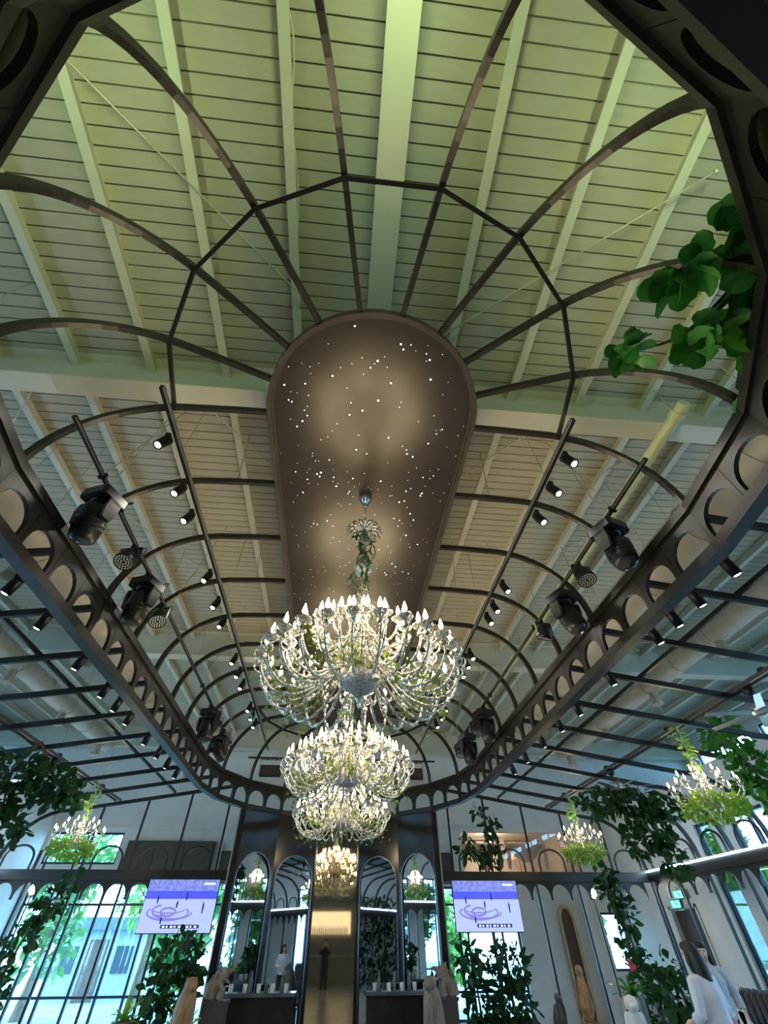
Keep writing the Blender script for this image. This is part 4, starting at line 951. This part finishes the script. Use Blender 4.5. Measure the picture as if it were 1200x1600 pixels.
for i, (p, n, sc_) in enumerate(br):
    P = bez([Vector(q) - o_ for q in p], 5); MB().tube(P, [.013 - .008 * k / len(P) for k in range(len(P))], 6).build('branch', M_bark, t)
    for k in range(n):
        u = k / n
        if i == 2 and u < .62: u = .62 + .38 * rg.random()
        q = P[int(len(P) * (.15 + .85 * u) * .999)] + Vector((rg.uniform(-.07, .07), rg.uniform(-.07, .07), rg.uniform(-.06, .06)))
        d = rand_dir(rg, (-.1, 0, -.25)); d.z *= .55; rt = (d.to_track_quat('Y', 'Z').to_matrix() @ Matrix.Rotation(rg.uniform(-.7, .7), 3, 'Y')).to_euler()
        inst(fig_mes[rg.choice((0, 1, 2, 2, 0))], 'leaf', t, q, rt, rg.uniform(.7, 1.0) * sc_)
def bush(name, lab, loc, blobs, n, L, m, stems, seed, fid=True, wr=.7):
    t = thing(name, lab, 'plant', loc); rg = random.Random(seed)
    for s in stems: 
        P = bez(s, 4); MB().tube(P, [.028 - .016 * k / len(P) for k in range(len(P))], 7).build('stem', M_bark, t)
    f = MB(); leafcloud(f, blobs, n, L, rg, fid, wr, 3); tag(f.build('foliage', m, t), kind='stuff'); return t
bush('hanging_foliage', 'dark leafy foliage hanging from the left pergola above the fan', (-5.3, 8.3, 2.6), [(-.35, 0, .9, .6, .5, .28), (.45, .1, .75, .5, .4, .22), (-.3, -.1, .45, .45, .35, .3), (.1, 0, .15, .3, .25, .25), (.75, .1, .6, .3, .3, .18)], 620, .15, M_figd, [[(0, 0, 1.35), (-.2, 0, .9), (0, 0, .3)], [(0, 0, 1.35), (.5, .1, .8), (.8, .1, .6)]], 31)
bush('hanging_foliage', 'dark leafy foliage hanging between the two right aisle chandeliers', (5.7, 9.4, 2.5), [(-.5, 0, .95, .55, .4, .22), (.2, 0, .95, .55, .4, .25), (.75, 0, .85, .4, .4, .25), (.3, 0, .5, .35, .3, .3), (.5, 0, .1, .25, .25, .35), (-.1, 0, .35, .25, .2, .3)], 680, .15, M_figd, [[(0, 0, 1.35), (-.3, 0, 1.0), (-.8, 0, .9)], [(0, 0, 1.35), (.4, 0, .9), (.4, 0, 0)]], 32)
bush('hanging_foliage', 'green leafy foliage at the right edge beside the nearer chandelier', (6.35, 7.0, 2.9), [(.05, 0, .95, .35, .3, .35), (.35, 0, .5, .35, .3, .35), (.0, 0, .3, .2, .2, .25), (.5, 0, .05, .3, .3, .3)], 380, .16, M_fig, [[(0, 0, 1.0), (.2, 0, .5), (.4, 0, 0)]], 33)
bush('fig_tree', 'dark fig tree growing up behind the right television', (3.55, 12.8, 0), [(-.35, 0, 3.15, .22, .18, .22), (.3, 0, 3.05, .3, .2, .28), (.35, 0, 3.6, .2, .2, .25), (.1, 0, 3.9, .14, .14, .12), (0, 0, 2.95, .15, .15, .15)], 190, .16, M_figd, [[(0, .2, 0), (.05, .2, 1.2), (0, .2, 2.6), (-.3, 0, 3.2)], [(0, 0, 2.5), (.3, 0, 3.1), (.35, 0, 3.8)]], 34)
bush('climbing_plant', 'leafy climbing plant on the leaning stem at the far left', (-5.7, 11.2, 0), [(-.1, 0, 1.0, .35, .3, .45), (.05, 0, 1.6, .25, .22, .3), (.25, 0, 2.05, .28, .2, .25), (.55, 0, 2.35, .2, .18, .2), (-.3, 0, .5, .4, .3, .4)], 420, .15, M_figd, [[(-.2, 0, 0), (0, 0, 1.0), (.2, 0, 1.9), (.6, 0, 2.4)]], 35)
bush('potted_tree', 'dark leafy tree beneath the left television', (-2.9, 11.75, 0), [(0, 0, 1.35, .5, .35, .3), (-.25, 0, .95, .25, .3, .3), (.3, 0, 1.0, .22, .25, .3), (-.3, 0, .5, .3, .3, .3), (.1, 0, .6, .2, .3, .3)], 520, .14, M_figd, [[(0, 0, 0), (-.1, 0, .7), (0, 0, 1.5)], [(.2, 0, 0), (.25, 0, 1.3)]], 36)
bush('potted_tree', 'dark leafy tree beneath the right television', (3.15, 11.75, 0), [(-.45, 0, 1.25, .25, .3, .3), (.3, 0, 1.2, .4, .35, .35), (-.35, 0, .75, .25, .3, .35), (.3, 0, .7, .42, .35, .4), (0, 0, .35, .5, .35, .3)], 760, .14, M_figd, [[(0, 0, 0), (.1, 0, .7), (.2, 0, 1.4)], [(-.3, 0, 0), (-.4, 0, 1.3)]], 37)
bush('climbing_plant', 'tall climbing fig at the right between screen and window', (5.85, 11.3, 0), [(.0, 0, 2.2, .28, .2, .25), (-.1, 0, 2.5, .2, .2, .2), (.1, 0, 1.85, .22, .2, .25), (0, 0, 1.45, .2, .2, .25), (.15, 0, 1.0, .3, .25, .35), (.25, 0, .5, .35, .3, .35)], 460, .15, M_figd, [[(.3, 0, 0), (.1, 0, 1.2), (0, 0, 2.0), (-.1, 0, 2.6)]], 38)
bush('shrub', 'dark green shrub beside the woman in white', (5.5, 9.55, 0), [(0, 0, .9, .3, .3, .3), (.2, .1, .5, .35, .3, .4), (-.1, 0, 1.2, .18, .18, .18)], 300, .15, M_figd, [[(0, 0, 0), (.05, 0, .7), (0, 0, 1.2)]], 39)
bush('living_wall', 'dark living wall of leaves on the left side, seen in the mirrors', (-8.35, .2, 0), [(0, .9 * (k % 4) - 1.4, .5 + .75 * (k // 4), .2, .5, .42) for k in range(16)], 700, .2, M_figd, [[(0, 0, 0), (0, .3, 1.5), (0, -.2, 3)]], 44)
t = thing('purlin_lamp', 'pale oval lamp with a cable on a purlin at the top edge', 'lamp', (-.96, -.76, 6.66))
MB().ell((0, 0, 0), (.065, .085, .05), seg=16).build('globe', mat('pale_lamp_glass', (.8, .88, .75), .25), t); MB().cyl((0, 0, .04), (0, 0, .09), .04, 12).build('mount', M_steel, t)
MB().tube(bez([(.02, .08, .05), (.07, .35, .09), (.03, .8, .09), (.06, 1.3, .09), (.02, 2.0, .1)], 5), .009, 6).build('cable', M_steel, t)
def fern(x, y, h, lab, seed, m):
    t = thing('fern', lab, 'plant', (x, y, 0)); rg = random.Random(seed)
    MB().lathe([(.11, 0), (.14, .02), (.17, h - .03), (.17, h), (.14, h - .02)], 16).build('pot', mat('grey_pot', (.16, .16, .16), .6), t)
    lm = MB(); vs, fs = leaf_shape(.36, .055, .5, 5, False); lm.add(vs, fs, True); me = lm.mesh('frond', m)
    for k in range(26):
        d = rand_dir(rg, (0, 0, 1.0)); inst(me, 'frond', t, (rg.uniform(-.05, .05), rg.uniform(-.05, .05), h), d.to_track_quat('Y', 'Z').to_euler(), rg.uniform(.6, 1.1))
fern(-3.45, 11.2, .62, 'lime green fern in front of the left window', 41, M_lime); fern(-2.35, 11.0, .55, 'lime green fern between the left tree and the carved lion', 42, M_lime); fern(5.25, 10.6, .85, 'green fern below the red card at the right', 43, leafmat('fern_green', (.06, .24, .05)))

# ================================================================ STATUES
def organic(mb, name, m, parent, vox=.012, sm=4):
    o = mb.build(name, m, parent); md = o.modifiers.new('remesh', 'REMESH'); md.mode = 'VOXEL'; md.voxel_size = vox; md.use_smooth_shade = True
    s = o.modifiers.new('smooth', 'SMOOTH'); s.factor = .5; s.iterations = sm; return o
def pedestal(t, w, h, m=None): 
    MB().span((-w / 2, -w / 2, 0), (w / 2, w / 2, h - .04)).build('pedestal', m or mat('pedestal_brown', (.07, .055, .05), .5), t); MB().span((-w / 2 - .02, -w / 2 - .02, h - .04), (w / 2 + .02, w / 2 + .02, h)).build('pedestal_cap', m or MATS['pedestal_brown'], t)
def beast(x, y, s, lab):   # open-mouthed beast on a pedestal, facing s*X
    t = thing('beast_statue', lab, 'statue', (x, y, 0)); pedestal(t, .34, .88)
    b = MB(); z = .88
    b.tube([(-s * .12, 0, z), (-s * .10, 0, z + .12), (-s * .03, 0, z + .22), (s * .04, 0, z + .27)], [.13, .125, .10, .08], 12)
    b.ell((s * .03, 0, z + .28), (.10, .08, .085)); b.ell((s * .12, 0, z + .31), (.08, .055, .035), Matrix.Rotation(s * -.25, 3, 'Y')); b.ell((s * .10, 0, z + .20), (.07, .045, .025), Matrix.Rotation(s * .35, 3, 'Y')); b.ell((s * .18, 0, z + .325), (.025, .035, .022))
    for q in (-1, 1): b.tube([(-s * .02, q * .05, z + .33), (-s * .05, q * .07, z + .40)], [.025, .008], 8); b.ell((s * .075, q * .05, z + .325), (.02, .02, .02))
    b.tube([(s * .02, .1, z), (s * .06, .09, z + .1), (-s * .02, .08, z + .18)], [.05, .045, .05], 10); b.tube([(s * .02, -.1, z), (s * .06, -.09, z + .1), (-s * .02, -.08, z + .18)], [.05, .045, .05], 10)
    organic(b, 'body', M_woodg, t, .011, 2)
    mn = MB(); rgx = random.Random(4)
    for k in range(26):
        a = rgx.uniform(0, 6.28); zz = rgx.uniform(.08, .3); mn.tube([(-s * .05 + .09 * math.cos(a) * .8, .09 * math.sin(a), z + zz + .04), (-s * .07 + .13 * math.cos(a), .12 * math.sin(a), z + zz - .05)], [.022, .006], 6)
    mn.build('mane', M_woodg, t)
    for q in (-1, 1): MB().ell((s * .092, q * .064, z + .33), (.009, .009, .009)).build('eye', M_blk, t)
beast(-1.86, 10.55, 1, 'grey carved open-mouthed beast on a pedestal, left of the aisle'); beast(1.92, 10.55, -1, 'grey carved open-mouthed beast on a pedestal, right of the aisle')
def sitter(x, y, rz, lab, m, H=1.0, base=.2, mbase=None):
    t = thing('seated_animal_statue', lab, 'statue', (x, y, 0), rz); pedestal(t, .36, base, mbase); z = base; b = MB(); h = H - base
    b.tube([(0, .05, z), (0, .06, z + h * .22), (0, .02, z + h * .48), (0, -.02, z + h * .70), (0, -.05, z + h * .82)], [.16, .18, .17, .145, .11], 14)
    b.ell((0, -.07, z + h * .88), (.105, .12, .10)); b.ell((0, -.16, z + h * .85), (.05, .07, .045))
    for q in (-1, 1):
        b.tube([(q * .09, -.06, z + h * .5), (q * .09, -.13, z + h * .25), (q * .09, -.15, z + .03)], [.06, .045, .05], 10); b.ell((q * .13, .03, z + .1), (.08, .13, .1)); b.tube([(q * .05, -.05, z + h * .93), (q * .085, -.03, z + h * 1.0)], [.03, .01], 8)
    organic(b, 'body', m, t, .012, 3); MB().tube(bez([(0, .2, z + .05), (.1, .28, z + .1), (.12, .24, z + .25)], 4), [.03] * 8 + [.04], 8).build('tail', m, t)
    for q in (-1, 1): MB().ell((q * .04, -.145, z + h * .91), (.01, .01, .01)).build('eye', M_blk, t)
    return t
sitter(-2.28, 10.25, .5, 'tan carved seated animal statue left of the aisle', M_wood, 1.15, .3)
sitter(1.62, 10.13, -.5, 'pale brown carved seated animal statue right of the aisle', M_woodg, 1.14, .3)
dg = sitter(4.62, 9.5, -.45, 'white dog statue with a dark collar at the lower right', M_white, .92, .25); MB().tube([(.098 * math.cos(k * PI / 8), -.045 + .095 * math.sin(k * PI / 8), .25 + .67 * .77 - .02 * math.sin(k * PI / 8)) for k in range(16)], .016, 6, closed=True).build('collar', M_blk, dg)
for q in (-1, 1): organic(MB().ell((q * .11, -.045, .25 + .67 * .86), (.022, .045, .085)), 'ear', mat('tan_ear', (.42, .33, .24), .5), dg, .008, 2)
def bird(x, y, rz, lab, m, H, base, w):
    t = thing('bird_statue', lab, 'statue', (x, y, 0), rz); b = MB()
    tk = MB().tube(bez([(0, 0, 0), (.02, 0, base * .5), (0, 0, base)], 4), [w * .9, w * .85, w * .8, w * .78, w * .75, w * .72, w * .7, w * .68, w * .7], 10); tk.build('stump', m, t)
    h = H - base; z = base
    b.tube([(0, 0, z + .0), (0, .01, z + h * .25), (0, .0, z + h * .55), (0, -.01, z + h * .78)], [w * .45, w * .95, w * .9, w * .45], 14); b.ell((0, -.02, z + h * .88), (w * .5, w * .6, h * .12)); b.tube([(0, -.02 - w * .5, z + h * .9), (0, -.02 - w * .95, z + h * .86), (0, -.02 - w * .95, z + h * .82)], [w * .2, w * .13, w * .03], 8)
    b.tube([(0, w * .5, z + h * .2), (0, w * .9, z - h * .12)], [w * .5, w * .25], 10)
    organic(b, 'body', m, t, .009, 3)
    for q in (-1, 1): organic(MB().ell((q * w * .85, .02, z + h * .42), (w * .25, w * .7, h * .38), Matrix.Rotation(.25, 3, 'X')), 'wing', m, t, .009, 2); MB().ell((q * w * .42, -.02 - w * .42, z + h * .91), (.008, .008, .008)).build('eye', M_blk, t)
bird(3.68, 10.1, .4, 'dark falcon statue on a stump at the lower right', mat('dark_feather', (.07, .06, .06), .55, var=.3, scale=20), .93, .42, .095)
bird(4.14, 10.05, -.3, 'tall tan carved wooden eagle statue beside the falcon', M_wood, 1.24, .62, .13)

# ================================================================ PEOPLE
SKIN = mat('skin', (.62, .40, .30), .5, var=.06)
def hand(b, w, d, s, up):
    # palm at wrist w pointing along d with five bent fingers
    d = Vector(d).normalized(); up = Vector(up); sd = d.cross(up).normalized(); up = sd.cross(d).normalized(); w = Vector(w)
    b.tube([w, w + d * .035, w + d * .075], [.024, .034, .032], 10)
    for k, ln in enumerate((.062, .072, .068, .052)):
        a = w + d * .075 + sd * (-.027 + .018 * k); b.tube([a - d * .02, a + d * ln * .5 - up * .004, a + d * ln * .85 - up * .02, a + d * ln - up * .035], [.0095, .0092, .0085, .007], 7)
    a = w + d * .02 - sd * s * .026; b.tube([a, a + d * .03 - sd * s * .022, a + d * .06 - sd * s * .026], [.012, .0105, .0085], 7)
def person(lab, loc, rz, H, shirt, trouser, hairm, arms, longhair=True, lean=0.0):
    # local: facing -Y
    t = thing('person', lab, 'person', loc, rz); k = H / 1.65; V = lambda x, y, z: Vector((x * k, y * k, z * k))
    b = MB(); L_ = lean
    b.tube([V(0, 0, .86), V(0, .0, 1.05), V(0, -.005 - L_, 1.22), V(0, .0 - L_, 1.36), V(0, -.005 - L_, 1.41)], [.13 * k, .115 * k, .135 * k, .10 * k, .055 * k], 14)
    b.tube([V(0, -.005 - L_, 1.38), V(0, -.015 - L_, 1.47)], [.05 * k, .048 * k], 10)
    hc = V(0, -.025 - L_, 1.545); b.ell(hc, (.072 * k, .088 * k, .105 * k)); b.ell(hc + V(0, -.02, -.05), (.055 * k, .065 * k, .06 * k)); b.ell(hc + V(0, -.092, -.012), (.011 * k, .018 * k, .02 * k))
    for s in (-1, 1):
        b.ell(hc + V(s * .073, .005, -.005), (.01 * k, .018 * k, .028 * k)); b.ell(V(s * .13, -L_, 1.33), (.06 * k, .055 * k, .06 * k))
        el, wr = arms[0 if s < 0 else 1]; sh = V(s * .165, -L_, 1.32); el = V(s * el[0], el[1], el[2]); wr = V(s * wr[0], wr[1], wr[2])
        b.tube([sh, (sh + el) / 2, el, (el + wr) / 2, wr], [.048 * k, .043 * k, .037 * k, .036 * k, .024 * k], 10)
        hand(b, wr, wr - el, s, (0, 0, 1) if abs((wr - el).normalized().z) < .8 else (0, -1, 0))
        b.tube([V(s * .085, 0, .88), V(s * .09, -.01, .48), V(s * .09, .01, .09)], [.083 * k, .055 * k, .036 * k], 12); b.tube([V(s * .09, .03, .035), V(s * .095, -.14, .03)], [.04 * k, .035 * k], 10)
    organic(b, 'body', SKIN, t, .0085, 2)
    c = MB(); c.tube([V(0, 0, .84), V(0, 0, 1.04), V(0, -.005 - L_, 1.22), V(0, -L_, 1.35), V(0, -L_, 1.40)], [.172 * k, .155 * k, .168 * k, .125 * k, .068 * k], 16)
    for s in (-1, 1):
        el, wr = arms[0 if s < 0 else 1]; sh = V(s * .15, -L_, 1.325); el = V(s * el[0], el[1], el[2]); wr = V(s * wr[0], wr[1], wr[2]); c.tube([sh - V(s * .04, 0, 0), sh, (sh + el) / 2, el, el + (wr - el) * .55], [.07 * k, .072 * k, .066 * k, .058 * k, .052 * k], 12)
    organic(c, 'shirt', shirt, t, .011, 3)
    tr = MB()
    tr.tube([V(0, 0, .80), V(0, 0, .93)], [.16 * k, .15 * k], 14)
    for s in (-1, 1): tr.tube([V(s * .085, 0, .86), V(s * .09, -.01, .48), V(s * .09, .01, .10)], [.102 * k, .076 * k, .062 * k], 12); 
    organic(tr, 'trousers', trouser, t, .012, 2)
    h = MB(); h.ell(hc + V(0, .022, .022), (.084 * k, .092 * k, .1 * k)); h.ell(hc + V(0, -.022, .062), (.074 * k, .074 * k, .052 * k))
    if longhair:
        h.tube([hc + V(0, .05, .03), hc + V(0, .075, -.1), hc + V(0, .075, -.22), hc + V(0, .07, -.32)], [.075 * k, .085 * k, .085 * k, .05 * k], 12)
        for s in (-1, 1): h.tube([hc + V(s * .05, 0, .05), hc + V(s * .08, .01, -.08), hc + V(s * .075, .03, -.2)], [.035 * k, .032 * k, .02 * k], 8)
    organic(h, 'hair', hairm, t, .009, 3)
    for s in (-1, 1): MB().ell(hc + V(s * .03, -.078, .005), (.012 * k, .01 * k, .008 * k)).build('eye', M_blk, t)
    MB().ell(hc + V(0, -.083, -.06), (.022 * k, .008 * k, .007 * k)).build('mouth', mat('lips', (.5, .18, .17), .5), t)
    for s in (-1, 1): MB().ell(V(s * .095, -.05, .035), (.045 * k, .13 * k, .035 * k)).build('shoe', M_blk, t)
hairm = mat('black_hair', (.008, .007, .007), .55, var=.3, scale=40, stretch=(6, 6, .4))
A_dn = ((.24, .02, 1.06), (.26, -.06, .83)); A_fw = ((.235, .01, 1.07), (.16, -.2, 1.0)); A_up = ((.22, -.04, 1.1), (.10, -.22, 1.26)); A_ph = ((.21, -.10, 1.18), (.09, -.24, 1.42))
person('person in a loose white shirt with long black hair, seen from behind', (3.97, 6.45, 0), PI + .35, 1.50, mat('white_shirt', (.66, .68, .78), .75, var=.06, bump=.1), mat('dark_trousers', (.03, .03, .04), .8), hairm, (A_fw, A_fw))
person('person in a pale grey top facing the room behind the white shirt', (5.42, 8.45, 0), -.5, 1.50, mat('grey_top', (.42, .44, .50), .7, var=.3, scale=30, stretch=(1, 1, 6)), MATS['dark_trousers'], hairm, (A_up, A_dn))
person('person in black holding up a phone, seen in the bronze mirror', (-.15, -.42, 0), PI, 1.68, mat('black_shirt', (.02, .02, .025), .8), MATS['dark_trousers'], hairm, (A_ph, A_ph))
